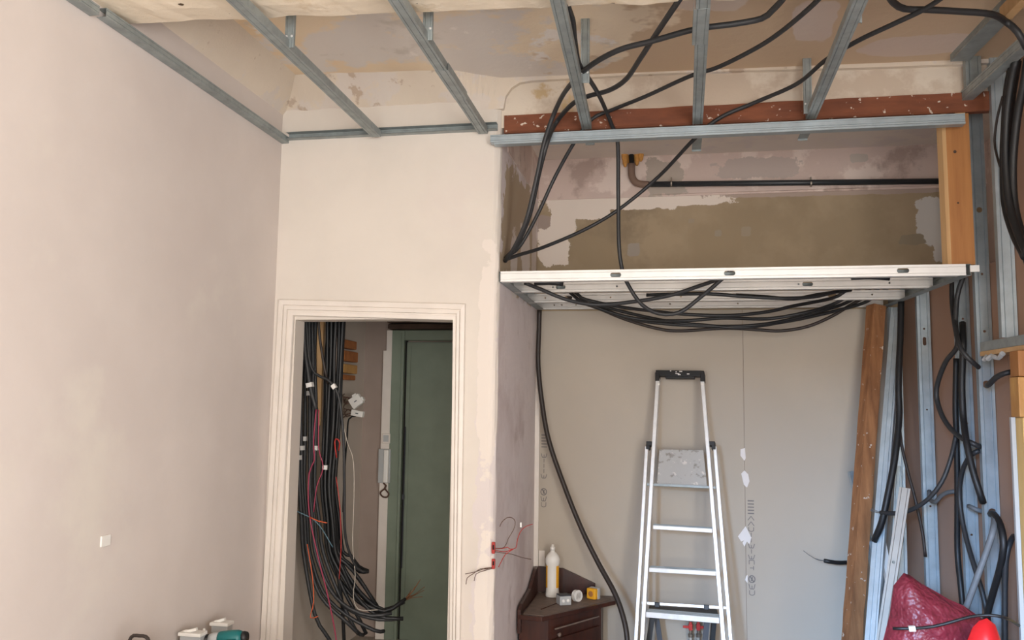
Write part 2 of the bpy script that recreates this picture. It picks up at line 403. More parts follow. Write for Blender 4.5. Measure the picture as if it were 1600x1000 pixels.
def patch(name, pix, mat, parent, y, th=.004):
    f = MB(); f.prism([UY(x, yy, y) for x, yy in pix], (0, -th, 0)); return f.build(name, mat, parent)
patch('filler_patch', [(1157,702),(1164,700),(1165,716),(1163,720),(1157,712)], M['filler'], wa, YB-.004)
patch('filler_patch', [(1158,740),(1163,735),(1169,741),(1171,752),(1167,762),(1162,757)], M['filler'], wa, YB-.004)
patch('filler_patch', [(1165,822),(1170,832),(1174,840),(1171,850),(1167,846),(1163,854),(1160,848),(1163,844),(1158,846),(1153,838)], M['filler'], wa, YB-.004)
patch('filler_patch', [(1166,900),(1168,898),(1168,911),(1164,906)], M['filler'], wa, YB-.004)
def stamp(x, y0, y1, mat):                         # faded certification print running up the board edge
    f = MB(); rnd = random.Random(int(x)); k = YB/FOC
    h = 9*k
    def stroke(u0, v0, u1, v1, t=.0022):           # u along print (upwards), v across
        a = P(x, y1) + Vector((h*(1-v0) - h, -.006, u0*k)); b = P(x, y1) + Vector((h*(1-v1) - h, -.006, u1*k))
        d = (b-a); s_ = Vector((-d.z, 0, d.x)).normalized()*t
        f.add([a-s_, b-s_, b+s_, a+s_], [(0,1,2,3)])
    def glyph(u, segs, w_=7):
        for (a, b, c, d) in segs: stroke(u+a*w_, b, u+c*w_, d)
    C_ = [(1,.1,.2,.1),(.2,.1,0,.35),(0,.35,0,.65),(0,.65,.2,.9),(.2,.9,1,.9)]
    E_ = [(1,0,0,.2),(0,.2,0,.8),(0,.8,1,1),(0,.5,.7,.5)]
    glyph(0, C_); glyph(9, E_)
    n_ = 16; u0 = 23                               # oval certification mark
    for q in range(n_):
        a, b = 2*math.pi*q/n_, 2*math.pi*(q+1)/n_
        stroke(u0+5*math.cos(a), .5+.5*math.sin(a), u0+5*math.cos(b), .5+.5*math.sin(b), .003)
    stroke(u0-4, .2, u0+4, .8, .003); stroke(u0-3, .6, u0+3, .4, .003)
    u = 36
    SETS = [[(0,0,1,0),(0,1,1,1),(.5,0,.5,1)], [(0,0,1,.5),(1,.5,0,1)], [(0,.1,1,.1),(0,.9,1,.9),(1,.1,1,.9)], [(0,.2,1,.2),(.5,.2,.5,.8)], [(0,.5,1,.5)], E_, C_]
    while u < (y1-y0) - 26:
        if rnd.random() < .8: glyph(u, rnd.choice(SETS), 6)
        u += 8
    for q in range(5): stroke((y1-y0)-22+q*4.6, 0, (y1-y0)-22+q*4.6, 1, .0036)
    return f.build('edge_print', mat, wa)
stamp(1180, 790, 930, M['ink']); stamp(854, 678, 792, M['ink'])
# horizontal plaster ledge under the pipe
f = MB(); f.box((P(1020, 296).x, YB-.022, P(1020, 305).z), (2.02, YB, P(1020, 298).z)); struct(f.build('trim_5', M['alcove_top']))
# ledge line along the return wall at the same height, with a paler band below
f = MB(); f.box((XC-.02, YD+.2, zsplit), (XC+.006, YB, ZA)); struct(f.build('trim_6', M['alcove_top']))
# white corner batten in the alcove corner
f = MB()
c0, c1 = P(838, 492), P(838, 884)
f.box((XC, YB-.022, c1.z), (XC+.03, YB-.004, c0.z-.05))
f.box((XC+.034, YB-.014, P(850, 884).z), (XC+.075, YB-.004, P(850, 860).z)); struct(f.build('trim_7', M['trim']))
# right partition: boards behind the studs
def wall_quad(f, y0, y1, z0, z1, t=.0125):
    f.prism([(XW(y0), y0, z0), (XW(y1), y1, z0), (XW(y1), y1, z1), (XW(y0), y0, z1)], (t, 0, 0))
f = MB()
for a_ in ((-2.7, -1.8, 0, ZR), (0, 4.62, 0, ZR), (-1.8, 0, 0, .4), (-1.8, 0, 2.8, ZR), (4.62, 5.2, 0, 2.42), (5.2, YB, 0, 2.42)): wall_quad(f, *a_, .03)
f.v = [v + Vector((.014, 0, 0)) for v in f.v]
wr = struct(f.build('wall_right', M['board_back']))
for (y0, y1, z1_) in ((.01, .9, ZR), (.904, 2.1, ZR), (2.104, 3.3, ZR), (3.304, 4.62, ZR), (4.624, 5.198, 2.44), (5.202, YB-.006, 2.44)):
    f = MB(); wall_quad(f, y0, y1, .01, z1_-.01); f.build('plasterboard', M['board_back'], wr)
f = MB(); f.box((1.655, 4.63, 2.3), (2.1, 4.69, ZA)); struct(f.build('wall_light_stop', M['alcove_top']))  # unseen closing wall, added to stop light leaking in behind the partition
f = MB(); f.box((2.0, YD+.1, 2.25), (2.1, YB, ZA)); struct(f.build('wall_alcove_right', M['alcove_top']))
f = MB(); f.prism([(XW(4.6)+.02, 4.6, 2.38), (2.1, 4.6, 2.38), (2.1, YB, 2.38), (XW(YB)+.02, YB, 2.38), (XW(5.2)+.02, 5.2, 2.38)], (0, 0, .03)); struct(f.build('trim_12', M['board_back']))
# rear wall with two window openings (behind the camera)
f = MB()
for x0, x1, z0, z1 in ((XL, -1.7, 0, ZR), (-.4, .3, 0, ZR), (1.6, 2.4, 0, ZR), (-1.7, -.4, 0, .4), (-1.7, -.4, 2.8, ZR), (.3, 1.6, 0, .4), (.3, 1.6, 2.8, ZR)):
    f.box((x0, -2.6, z0), (x1, -2.4, z1))
struct(f.build('wall_rear', M['wall_left']))
for i, xc in enumerate((-1.05, .95)):
    f = MB()
    for x0, x1, z0, z1 in ((-.65, -.6, .4, 2.8), (.6, .65, .4, 2.8), (-.03, .03, .4, 2.8), (-.65, .65, .4, .46), (-.65, .65, 2.74, 2.8)):
        f.box((xc+x0, -2.54, z0), (xc+x1, -2.48, z1))
    struct(f.build('window_%d' % (i+1), M['trim']))
# chipped painted beam under the ceiling
f = MB()
NB = 70; vs = []
for i in range(NB+1):
    x = XL-.1 + (1.66-XL+.1)*i/NB
    n1 = lambda s_: .010*noise.noise((x*5, s_, 0)) + .006*noise.noise((x*15, s_, 1))
    yy = 3.08 + .073*(x+2.12)
    vs += [(x, yy-.46, ZR+.06), (x, yy-.46, 3.23+n1(1)), (x, yy-.36, 3.215+n1(2)), (x, yy-.26, 3.22+n1(3)), (x, yy-.14, 3.215+n1(4)), (x, yy-.02+n1(8), 3.22+n1(5)), (x, yy+n1(6), 3.245+n1(7)), (x, yy+.01, ZR+.06)]
f.add(vs, [(i*8+k, i*8+(k+1) % 8, (i+1)*8+(k+1) % 8, (i+1)*8+k) for i in range(NB) for k in range(8)])
struct(f.build('trim_8', M['painted_beam']))
# hall behind the doorway
YH = 6.03
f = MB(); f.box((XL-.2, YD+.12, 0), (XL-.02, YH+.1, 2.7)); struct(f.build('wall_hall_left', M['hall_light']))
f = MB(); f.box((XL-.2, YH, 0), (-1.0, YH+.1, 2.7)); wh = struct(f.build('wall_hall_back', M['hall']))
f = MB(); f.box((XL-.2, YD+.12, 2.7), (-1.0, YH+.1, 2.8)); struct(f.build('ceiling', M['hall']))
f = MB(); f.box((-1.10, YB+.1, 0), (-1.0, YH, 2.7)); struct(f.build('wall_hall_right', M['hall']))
# entrance door with its frame
dr = struct(bpy.data.objects.new('door_1', None)); COL.objects.link(dr); dr.location = UY(672, 990, YH)
def HB(x0, y0, x1, y1, ya, yb_): 
    a, b = UY(x0, y0, YH), UY(x1, y1, YH); return (a.x, ya, b.z), (b.x, yb_, a.z)
zb = 0
a = UY(638, 535, YH); f = MB(); f.box((a.x, YH-.03, 0), (-1.1, YH-.005, a.z)); leaf = f.build('door_leaf', M['green'], dr, bevel=.004)
a2 = UY(642, 545, YH); f = MB(); f.box((a2.x, YH-.036, .2), (a2.x+.012, YH-.03, a.z-.03)); f.build('edge_bead', M['green'], dr)
b0 = UY(617, 517, YH); f = MB()
f.box((b0.x, YH-.06, 0), (a.x-.012, YH, b0.z)); f.box((a.x-.012, YH-.06, a.z+.01), (-1.1, YH, b0.z)); f.build('door_frame', M['green'], dr, bevel=.006)
c = UY(626, 700, YH); f = MB(); f.box((c.x-.006, YH-.068, 0), (c.x+.006, YH-.06, b0.z-.02)); f.build('frame_bead', M['green'], dr)
f = MB(); f.box((a.x-.012, YH-.02, 0), (a.x, YH-.004, a.z+.01)); f.build('gap', M['dark'], dr)
f = MB()
lx = UY(634, 775, YH); f.tube([(lx.x, YH-.05, .5), (lx.x, YH-.05, lx.z+.5)], .004, 6); f.lathe((lx.x, YH-.062, lx.z-.02), (0,0,1), [(.004,0),(.009,.005),(.009,.035),(.004,.04)], 10)
f.build('bolt_rod', M['dark_plastic'], dr)
# cream door lining left of the entrance door, ragged lintel over it
e0, e1 = UY(600, 640, YH), UY(617, 640, YH)
f = MB(); f.box((e0.x, YH-.05, 0), (e1.x, YH, b0.z-.15)); f.box((e0.x+.02, YH-.04, b0.z-.15), (e1.x, YH, b0.z)); struct(f.build('trim_9', M['trim']))
f = MB(); g0 = UY(612, 505, YH); f.box((g0.x, YH-.09, b0.z+.005), (-1.1, YH, b0.z+.045)); f.box((g0.x, YH-.12, b0.z+.05), (-1.1, YH, b0.z+.3))
struct(f.build('trim_10', M['hole'], bevel=.01))
# architrave of the doorway: stepped moulding mitred at the corners
OUT = [(408, 1000), (437, 468), (728, 475), (720, 1000)]; INN = [(434, 1000), (461, 494), (709, 501), (704, 1000)]
of = [UY(x, y, YD) for x, y in OUT]; inn = [UY(x, y, YD) for x, y in INN]
for L_ in (of, inn):                               # carry the legs down to the floor
    for i, j in ((0, 1), (3, 2)):
        d = L_[i] - L_[j]; L_[i] = L_[j] + d * (L_[j].z / -d.z)
steps = [(0, 0), (0, .012), (.04, .02), (.34, .024), (.36, .016), (.42, .016), (.44, .03), (.62, .032), (.64, .018), (.72, .018), (.74, .026), (.97, .026), (1, .02), (1, -.12)]
f = MB(); vs = []
for k in range(4):
    for t, hgt in steps:
        p = of[k].lerp(inn[k], t); vs.append((p.x, YD - hgt, p.z))
m_ = len(steps)
f.add(vs, [(k*m_+i, k*m_+i+1, (k+1)*m_+i+1, (k+1)*m_+i) for k in range(3) for i in range(m_-1)])
struct(f.build('trim_11', M['trim']))
# thin crack line and small dowel hole left in the left wall
f = MB(); q = UX(164, 845, XL); f.box((XL-.001, q.y-.03, q.z-.022), (XL+.006, q.y+.03, q.z+.022)); o = f.build('wall_plate', M['white_plastic'], None, bevel=.004)
tag(o, 'small white filled socket spot low on the left wall', 'wall plate')

# ================================================================== STEEL GRID OF THE CEILING
ZC = 3.155                                          # underside of the channels
def vadd(p, **k): q = Vector(p); return q
def channel(label, p0, p1, px_h, name='ceiling_channel', splice=None):
    a, b = UZ(*p0, ZC), UZ(*p1, ZC)
    end = b.copy(); b = a.lerp(b, (YD-.012-a.y)/(b.y-a.y)) if b.y > YD-.012 else b
    d = (b-a); d.z = 0; d.normalize(); start = a - d*(a.y-1.2)/max(d.y, .1)   # runs on over the camera side
    t = empty(name, ((start+b)/2), label, 'ceiling channel', None)
    wd = Vector((d.y, -d.x, 0))
    f = MB(); f.profile(start, b, wd, (0,0,1), .052, .036, .008); f.build('channel', M['zinc'], t, solid=.0012)
    if splice:
        s0, s1 = UZ(*splice[0], ZC-.002), UZ(*splice[1], ZC-.002)
        f = MB(); f.profile(s0, s1, wd, (0,0,1), .060, .036, .0); f.build('splice_sleeve', M['zinc'], t, solid=.0012)
    if end.y > YD+.03:                            # tab lapped under the header
        e2 = UZ(*p1, ZC-.04); f = MB(); f.box((e2.x-.025, YD-.02, ZC-.041), (e2.x+.025, e2.y, ZC-.038)); f.box((e2.x-.025, e2.y-.003, ZC-.05), (e2.x+.025, e2.y, ZC-.038)); f.build('end_tab', M['zinc'], t)
    for (hx, hy) in px_h:                           # hanger strap from the old ceiling
        h = UZ(hx, hy, ZC+.036); f = MB()
        if h.y > 4.40: h = UY(hx, hy, 4.40)
        f.profile((h.x, h.y, ZC+.0), (h.x, h.y, ZT(h.x)), (1,0,0), (0,1,0), .040, .014, .0, groove=.002)
        f.build('hanger_strap', M['zinc'], t, solid=.0014)
        f = MB()
        for sg in (-1, 1): f.lathe((h.x+sg*.012, h.y-.001, ZC+.05), (0,-1,0), [(.004,0),(.006,.002),(.004,.005)], 8)
        f.build('screw', M['zinc_bright'], t)
    return t
channel('first steel ceiling channel from the left wall, ending on the door-wall rail', (372, 8), (588, 214), [(452, 62)])
channel('second steel ceiling channel from the left wall, with a kinked sleeve joint', (622, 8), (755, 209), [(668, 50)], splice=((690, 110), (720, 155)))
channel('third steel ceiling channel, the one black conduits run down beside', (872, 8), (922, 224), [(914, 118)])
channel('fourth steel ceiling channel, nearly upright in the picture, with a splice near the top', (1098, 25), (1088, 234), [], splice=((1097, 14), (1093, 70)))
channel('fifth steel ceiling channel, nearest the right partition', (1342, 8), (1254, 217), [(1263, 184), (1338, 22)])
# perimeter rails
def rail(label, a, b, fd, wd, W=.036, Fl=.042, mat='zinc', cat='rail', name='perimeter_rail', screws=0):
    t = empty(name, (Vector(a)+Vector(b))/2, label, cat)
    f = MB(); f.profile(a, b, wd, fd, W, Fl, .0); f.build('rail', M[mat], t, solid=.0012)
    a, b = Vector(a), Vector(b); nrm = -Vector(fd).normalized()
    for k in range(screws):
        p = a.lerp(b, (k+.6)/screws); f = MB(); f.lathe(p, nrm, [(.005,0),(.007,.002),(.004,.005)], 8); f.build('screw', M['zinc_bright'], t)
    return t
zr = UY(600, 208, YD).z
ra, rb_ = UX(166, 22, XL+.044), UX(441, 210, XL+.044)
rail('long galvanised rail along the top of the left wall', (XL+.044, ra.y, (ra.z+rb_.z)/2), (XL+.044, YD, (ra.z+rb_.z)/2), (-1,0,0), (0,0,1), mat='zinc')
rail('short end of rail at the top left edge of the picture', (XL+.044, 1.0, ra.z-.005), (XL+.044, ra.y-.04, ra.z-.005), (-1,0,0), (0,0,1), mat='zinc')
rail('galvanised rail on the cream wall above the doorway', (XL+.045, YD-.002, zr), (UY(778, 200, YD).x, YD-.002, zr), (0,-1,0), (0,0,1), screws=3)
# header across the alcove opening
h0, h1 = UY(766, 216, YD-.075), UY(1508, 184, YD-.075); zh = (h0.z+h1.z)/2
t = empty('header_rail', ((h0.x+h1.x)/2, YD-.05, zh), 'pale grey header rail crossing the top of the alcove opening', 'rail')
f = MB(); f.profile((h0.x, YD-.075, zh), (h1.x, YD-.075, zh), (0,0,1), (0,1,0), .040, .048, .006); f.build('rail', M['zinc_blue'], t, solid=.0012)
f = MB(); f.box((h0.x+.02, YD-.079, zh-.034), (h1.x, YD-.03, zh-.023)); f.build('bottom_lip', M['zinc_blue'], t)

# ================================================================== ALCOVE CEILING FRAME
zb0 = UY(790, 440, YD).z
fr = empty('alcove_ceiling_frame', (.25, 5.1, zb0), 'bright galvanised steel frame of rails and joists hung across the alcove above the ladder', 'steel frame')
W_ = .056
rows = [(YD, 782, 1510, (425, 415)), (4.93, 806, 1458, None), (5.42, 826, 1414, None), (5.80, 836, 1380, None)]
for i, (y, pl, pr, _) in enumerate(rows):
    x0 = XC + .005 if i else UY(pl, 432, y).x; x1 = UY(pr, 440 + 12*i, y).x
    zc = zb0 + W_/2
    # slot positions measured in the photograph
    sp = {0: [962, 1140, 1411], 1: [876, 1262], 2: [888, 1300], 3: [1050, 1160]}[i]
    ph = {0: [], 1: [864, 964, 1248, 1390], 2: [852, 954, 1064, 1198, 1363], 3: [866, 878, 900, 1047, 1153]}[i]
    yy = {0: 425, 1: 450, 2: 470, 3: 484}[i]
    sl = [(UY(s_, yy, y).x - x0, .058 if i < 2 else .05, .024) for s_ in sp] + [(UY(s_, yy, y).x - x0, .011, .011) for s_ in ph]
    f = MB(); f.profile((x0, y, zc), (x1, y, zc), (0,0,1), (0,1,0), W_, .045, .008, slots=sl, groove=.003)
    f.build('joist' if 0 < i < 3 else 'edge_rail', M['zinc_bright' if i == 0 else 'zinc_shaded'], fr, solid=.0012)
    if i < 2:                                     # inner lip web that shows behind each joist
        f = MB(); f.profile((x0, y+.10, zb0+.045), (x1, y+.10, zb0+.045), (0,1,0), (0,0,-1), .05, .012, .0); f.build('cross_plate', M['zinc'], fr, solid=.0012)
for (x, sgn) in ((XC+.004, 1), (None, -1)):
    if sgn > 0: a, b = (XC+.004, YD, zb0+W_/2), (XC+.004, YB-.03, zb0+W_/2)
    else: a, b = (UY(1517, 420, YD).x, YD, zb0+W_/2), (UY(1388, 478, 5.82).x, YB-.03, zb0+W_/2)
    f = MB(); f.profile(a, b, (0,0,1), (sgn,0,0), W_, .05, .0); f.build('side_track', M['zinc'], fr, solid=.0012)
q = UY(1519, 420, YD); f = MB(); f.box((q.x-.012, YD-.01, q.z-.016), (q.x+.03, YD+.0, q.z+.016)); f.build('end_bracket', M['zinc_bright'], fr)
# end board bits under the frame (screws)
# ================================================================== RIGHT PARTITION STUDS
def stud(label, px, py, z0, z1, W=.072, mat='zinc_blue', name='wall_stud', slots=(), off=.076, D=.038, plane=UR):
    p = plane(px, py, off); y = p.y
    t = empty(name, (p.x+W/2, y, z0), label, 'steel stud')
    # web faces the camera, flanges run back; room-side flange is visible too
    a = Vector((p.x+W/2, y, z0)); b = Vector((p.x+W/2, y, z1))
    f = MB(); f.profile(a, b, (1,-.0,0), (0,1,0), W, D, .008, slots=[(s_-z0, l_, h_) for s_, l_, h_ in slots], groove=.004); f.build('stud', M[mat], t, solid=.0012)
    return t, a
zfr = zb0 + .07
zq = lambda px, py: UR(px, py, .076).z
zq2 = lambda px, py: UR2(px, py, .085).z
stud('steel wall stud under the alcove frame, with one oval slot, right of the leaning profiles', 1441, 720, 0, zfr, slots=[(zq2(1443, 532), .05, .02), (zq2(1444, 512), .012, .012), (zq2(1450, 640), .01, .01), (zq2(1455, 793), .012, .012)], plane=UR2, off=.085)
stud('steel wall stud just right of the big loop of conduit, below the frame end', 1499, 640, 0, zfr, slots=[(zq(1505, 495), .012, .012), (zq(1512, 662), .01, .01), (zq(1520, 840), .012, .012)])
stud('full-height steel stud beside the pine board, running down past the ledge', 1530, 600, 0, ZR-.03, slots=[(zq(1528, 323), .03, .028), (zq(1534, 424), .012, .012), (zq(1539, 515), .014, .014), (zq(1538, 600), .04, .04), (zq(1548, 803), .04, .04)], mat='zinc_blue')
zledge = UR(1532, 549, .076).z
stud('steel stud above the timber ledge, behind the coil of black conduits', 1562, 440, zledge+.05, ZR-.03, mat='zinc_blue')
stud('short steel stud in the dark upper corner above the slanting rail', 1509, 110, 3.27, ZR-.03, mat='zinc', off=.2)
# slanting rail (along the partition towards the camera) and top track
def wrail(label, p0, p1, off, W, Fl, mat, name='partition_rail', fwd=1.6):
    a, b = UR(*p0, off), UR(*p1, off); z = (a.z+b.z)/2
    e = Vector((XW(b.y-fwd, off), b.y-fwd, z))
    a = Vector((a.x, a.y, z))
    t = empty(name, (a+e)/2, label, 'rail')
    f = MB(); f.profile(a, e, (0,0,1), (1,0,0), W, Fl, .004); f.build('rail', M[mat], t, solid=.0012); return t
wrail('slanting grey rail running along the right partition from the top of the pine board', (1494, 160), (1596, 62), .2, .05, .05, 'zinc')
wrail('olive grey top track of the right partition against the old ceiling', (1485, 92), (1560, 5), .28, .05, .085, 'zinc')
a, b = UR(1570, 22, .3), UR(1592, 0, .3); f = MB()
f.beam(a, (XW(b.y-.5, .3), b.y-.5, a.z), (.02,0,0), (0,0,.03)); tag(f.build('timber_offcut', M['pine_side']), 'pale timber batten at the top right corner of the picture', 'timber')
# pine board between frame and header
pz0, pz1 = zb0 + W_ + .002, zh + .055
t = empty('pine_board', (UY(1497, 410, YD+.04).x, YD+.04, pz0), 'upright orange pine board standing on the right end of the alcove frame', 'timber')
xl0, xr0 = UY(1487, 410, YD+.03).x, UY(1524, 410, YD+.03).x
xl1, xr1 = UY(1478, 195, YD+.03).x, UY(1514, 195, YD+.03).x
f = MB(); vs = []
for z, xl_, xr_ in ((pz0, xl0, xr0), (pz1, xl1-.002, xr1)):
    vs += [(xl_, YD+.03, z), (xr_, YD+.03, z), (xr_, YD+.09, z), (xl_-.02, YD+.09, z)]
f.add(vs, [(3,2,1,0),(4,5,6,7),(0,1,5,4),(1,2,6,5),(2,3,7,6)]); f.build('board', M['pine'], t)
f = MB(); f.add([(vs[0]), (vs[3]), (vs[7]), (vs[4]), (vs[0][0]-.014, YD+.045, pz0), (vs[3][0]-.006, YD+.09, pz0), (vs[7][0]-.006, YD+.09, pz1), (vs[4][0]-.014, YD+.045, pz1)], [(0,1,2,3),(4,7,6,5),(0,3,7,4),(1,5,6,2),(0,4,5,1),(3,2,6,7)])
f.build('sapwood_edge', M['pine_side'], t)
for (px, py, r) in ((1492, 237, .008), (1497, 317, .005)):
    f = MB(); k = UY(px, py, YD+.03); f.lathe(k, (0,-1,0), [(r, -.002), (r, .0008), (r*.3, .001)], 10); f.build('knot', M['hole'], t)
f = MB()
for k in range(5): f.box((xl1-.02+k*.022, YD+.03+random.uniform(0,.02), pz1), (xl1+.004+k*.022, YD+.08, pz1+random.uniform(.004,.03)))
f.build('splintered_end', M['pine_side'], t)
# timber ledge with angle, pine post of stacked blocks (nearer the camera)
a = UR(1531, 547, .1); b = UR(1600, 534, .1)
yl0, yl1 = a.y, a.y - 1.0
t = empty('opening_ledge', (XW(yl0, .05), (yl0+yl1)/2, zledge), 'timber and steel ledge over the opening at the right edge', 'ledge')
f = MB(); f.prism([(XW(yl0, .1), yl0, zledge-.028), (XW(yl0, .004), yl0, zledge-.028), (XW(yl1, .004), yl1, zledge-.028), (XW(yl1, .1), yl1, zledge-.028)], (0, 0, .022)); f.build('timber_plate', M['pine_side'], t)
f = MB(); f.profile((XW(yl0, .05), yl0, zledge-.004), (XW(yl1, .05), yl1, zledge-.004), (1,0,0), (0,0,1), .095, .045, .0); f.build('steel_track', M['zinc'], t, solid=.0012)
f = MB(); q = UR(1540, 560, .09); bm_pts = []
for i in range(9):
    bm_pts.append((q.x + .01*random.uniform(-1,1), q.y - i*.03, zledge-.04 + .012*random.uniform(-1,1)))
f.tube(bm_pts, [random.uniform(.009,.016) for _ in bm_pts], 6); f.build('plastic_wrap', M['grey_plastic'], t)
t = empty('pine_post', UR(1590, 990, .12), 'stacked pine post at the right edge of the picture below the ledge', 'timber')
e = UR(1578, 575, .12); yp = e.y
def pblock(z0, z1, dx, mat, nm):
    f = MB(); f.prism([(e.x+dx, yp-.10, z0), (e.x+dx+.10, yp-.10, z0), (e.x+dx+.10, yp, z0), (e.x+dx, yp, z0)], (0, 0, z1-z0)); f.build(nm, M[mat], t, bevel=.004)
z1 = zledge-.03; z2 = UR(1578, 590, .12).z; z3 = UR(1580, 652, .12).z
pblock(z2+.002, z1, 0, 'pine', 'block'); pblock(z3+.002, z2, -.004, 'pine_rough', 'block'); pblock(0, z3, .008, 'pine_pale', 'post')
f = MB(); f.box((e.x-.012, yp-.02, 0), (e.x+.006, yp, z3)); f.build('board_edge', M['grey_plastic'], t)

# ================================================================== LADDER (folded, leaning on the alcove back wall)
th = math.radians(8); yaw = Vector((math.cos(th), -math.sin(th), 0))    # across the ladder, right end nearer
ztop = UY(1063, 585, 5.74).z; ptop = UY(1063, 585, 5.74)
foot = Vector((ptop.x, 5.28, 0))
up = (ptop - foot).normalized(); ln = yaw.cross(up).normalized()          # towards the wall? fix sign below
if ln.y > 0: ln = -ln                                                     # ln points to the camera
lad = empty('step_ladder', (ptop.x, 5.3, 0), 'folded aluminium step ladder with black handle leaning in the alcove', 'ladder')
def LP(px, py, off=0): return UPL(px, py, ptop + ln*off, ln)
def down(p, q):                                                           # extend p->q to the floor
    d = q - p; return p + d * (p.z/-d.z)
def rail_l(name, p, q, wpx, dep, off=0, floor=True, mat='alu'):
    a, b = LP(*p, off), LP(*q, off)
    if floor: b = down(a, b); b = a.lerp(b, 1 - .012/(a-b).length)
    d = (a-b).normalized(); wv = d.cross(ln).normalized()*wpx/2
    f = MB(); f.beam(a, b, wv, ln*dep/2); return f.build(name, M[mat], lad, bevel=.003), a, b
r1, a1_, b1_ = rail_l('front_rail', (1028.5, 592), (1004, 1000), .024, .05)
r2, a2_, b2_ = rail_l('front_rail', (1097.5, 592), (1131, 1000), .024, .05)
r3, a3_, b3_ = rail_l('rear_rail', (1011, 698), (994, 1000), .022, .035, -.02)
r4, a4_, b4_ = rail_l('rear_rail', (1117, 698), (1142, 1000), .022, .035, -.02)
for bb in (b1_, b2_, b3_, b4_):
    f = MB(); f.box((bb.x-.02, bb.y-.03, 0), (bb.x+.02, bb.y+.03, .035)); f.build('rubber_foot', M['black_deep'], lad, bevel=.005)
# handle
ha, hb_ = LP(1026, 582), LP(1100, 583)
f = MB(); c = (ha+hb_)/2; hv = (hb_-ha)/2
f.obox(c - up*.008, hv*1.02, ln*.022, up*.019); f.obox(c - up*.03, hv*.62, ln*.018, up*.012)
for s_ in (-1, 1): f.obox(c + hv*.95*s_ - up*.035, hv.normalized()*.014, ln*.028, up*.03)
hnd = f.build('handle', M['black_deep'], lad, bevel=.004)
f = MB()
for k in range(7):
    q = c + hv*random.uniform(-.9, .9) + ln*.0225 + up*random.uniform(-.02, .006); f.obox(q, hv.normalized()*random.uniform(.003, .012), ln*.001, up*.003)
f.build('paint_splash', M['filler'], hnd)['kind'] = 'stuff'
for p in ((1029, 600), (1097, 600)):
    q = LP(*p, .027); f = MB(); f.lathe(q, ln, [(.009,0),(.009,.002),(.005,.004)], 10); f.build('rivet', M['white_plastic'], lad)
for p, s_ in (((1015, 694), -1), ((1113, 694), 1)):
    q = LP(*p, -.01); f = MB(); f.obox(q, yaw*.018, ln*.03, up*.014); f.obox(q + yaw*.008*s_ - up*.02, yaw*.012, ln*.025, up*.016); f.build('hinge_cap', M['black_deep'], lad, bevel=.003)
# flipped-up platform
p = [LP(x, y, -.012) for x, y in ((1030, 702), (1099, 703), (1105, 760), (1026, 758))]
f = MB(); f.prism(p, -ln*.022); f.build('platform', M['gray_ply'], lad, bevel=.004)
f = MB(); f.beam(LP(1011, 757, 0), LP(1118, 762, 0), up*.007, ln*.007); f.build('pivot_rod', M['zinc'], lad)
def step(y0l, y1l, y0r, y1r, xl, xr, deep, nm='step'):
    a, b = LP(xl, (y0l+y1l)/2, .02), LP(xr, (y0r+y1r)/2, .02); hgt = (LP(xl, y0l) - LP(xl, y1l)).length/2
    back = Vector((math.sin(th), math.cos(th), 0))*deep - up*0.0
    f = MB(); f.beam(a + back/2, b + back/2, Vector((0,0,hgt)), back/2); o = f.build(nm, M['alu'], lad, bevel=.003)
    f = MB(); tops = Vector((0,0,hgt))
    for k in range(4):
        q = back*(.12+.24*k); f.beam(a + q + tops, b + q + tops, back*.04, Vector((0,0,.0015)))
    f.build('tread_rib', M['zinc'], o)
step(820.5, 827, 826, 833, 1020, 1113, .07)
step(887, 894, 893, 900, 1014, 1119, .075)
step(956, 965, 966, 974, 1009, 1124, .10)
step(1030, 1040, 1042, 1052, 1003, 1131, .10)
f = MB(); f.beam(LP(1003, 942, -.03), LP(1135, 950, -.03), up*.007, ln*.007); rod = f.build('brace_rod', M['alu'], lad)
for p in ((1027, 945), (1104, 949)):
    q = LP(*p, -.02); f = MB(); f.obox(q, yaw*.015, ln*.014, up*.015); f.build('rod_clip', M['black_deep'], lad, bevel=.003)

# dark trestle behind the ladder
ts = empty('folding_trestle', (UY(1065, 1000, 5.7).x, 5.62, 0), 'dark metal folding trestle mostly hidden behind the bottom of the ladder', 'trestle')
tz = UY(1065, 962, 5.6).z
for (px0, px1, y) in ((1019, 1014, 5.56), (1026, 1031, 5.66), (1105, 1102, 5.56), (1116, 1113, 5.66)):
    a = UY(px0, 966, y); b = UY(px1, 1000, y); d = b-a; b = a + d*(a.z/-d.z)
    f = MB(); f.beam(a, b + Vector((0,0,.005)), (.016,0,0), (0,.016,0)); f.build('leg', M['dark_plastic' if px0 in (1026, 1105) else 'black_deep'], ts)
f = MB(); f.box((UY(1014, 966, 5.6).x, 5.53, tz), (UY(1122, 966, 5.6).x, 5.70, tz+.03)); f.build('top_bar', M['black_deep'], ts, bevel=.004)
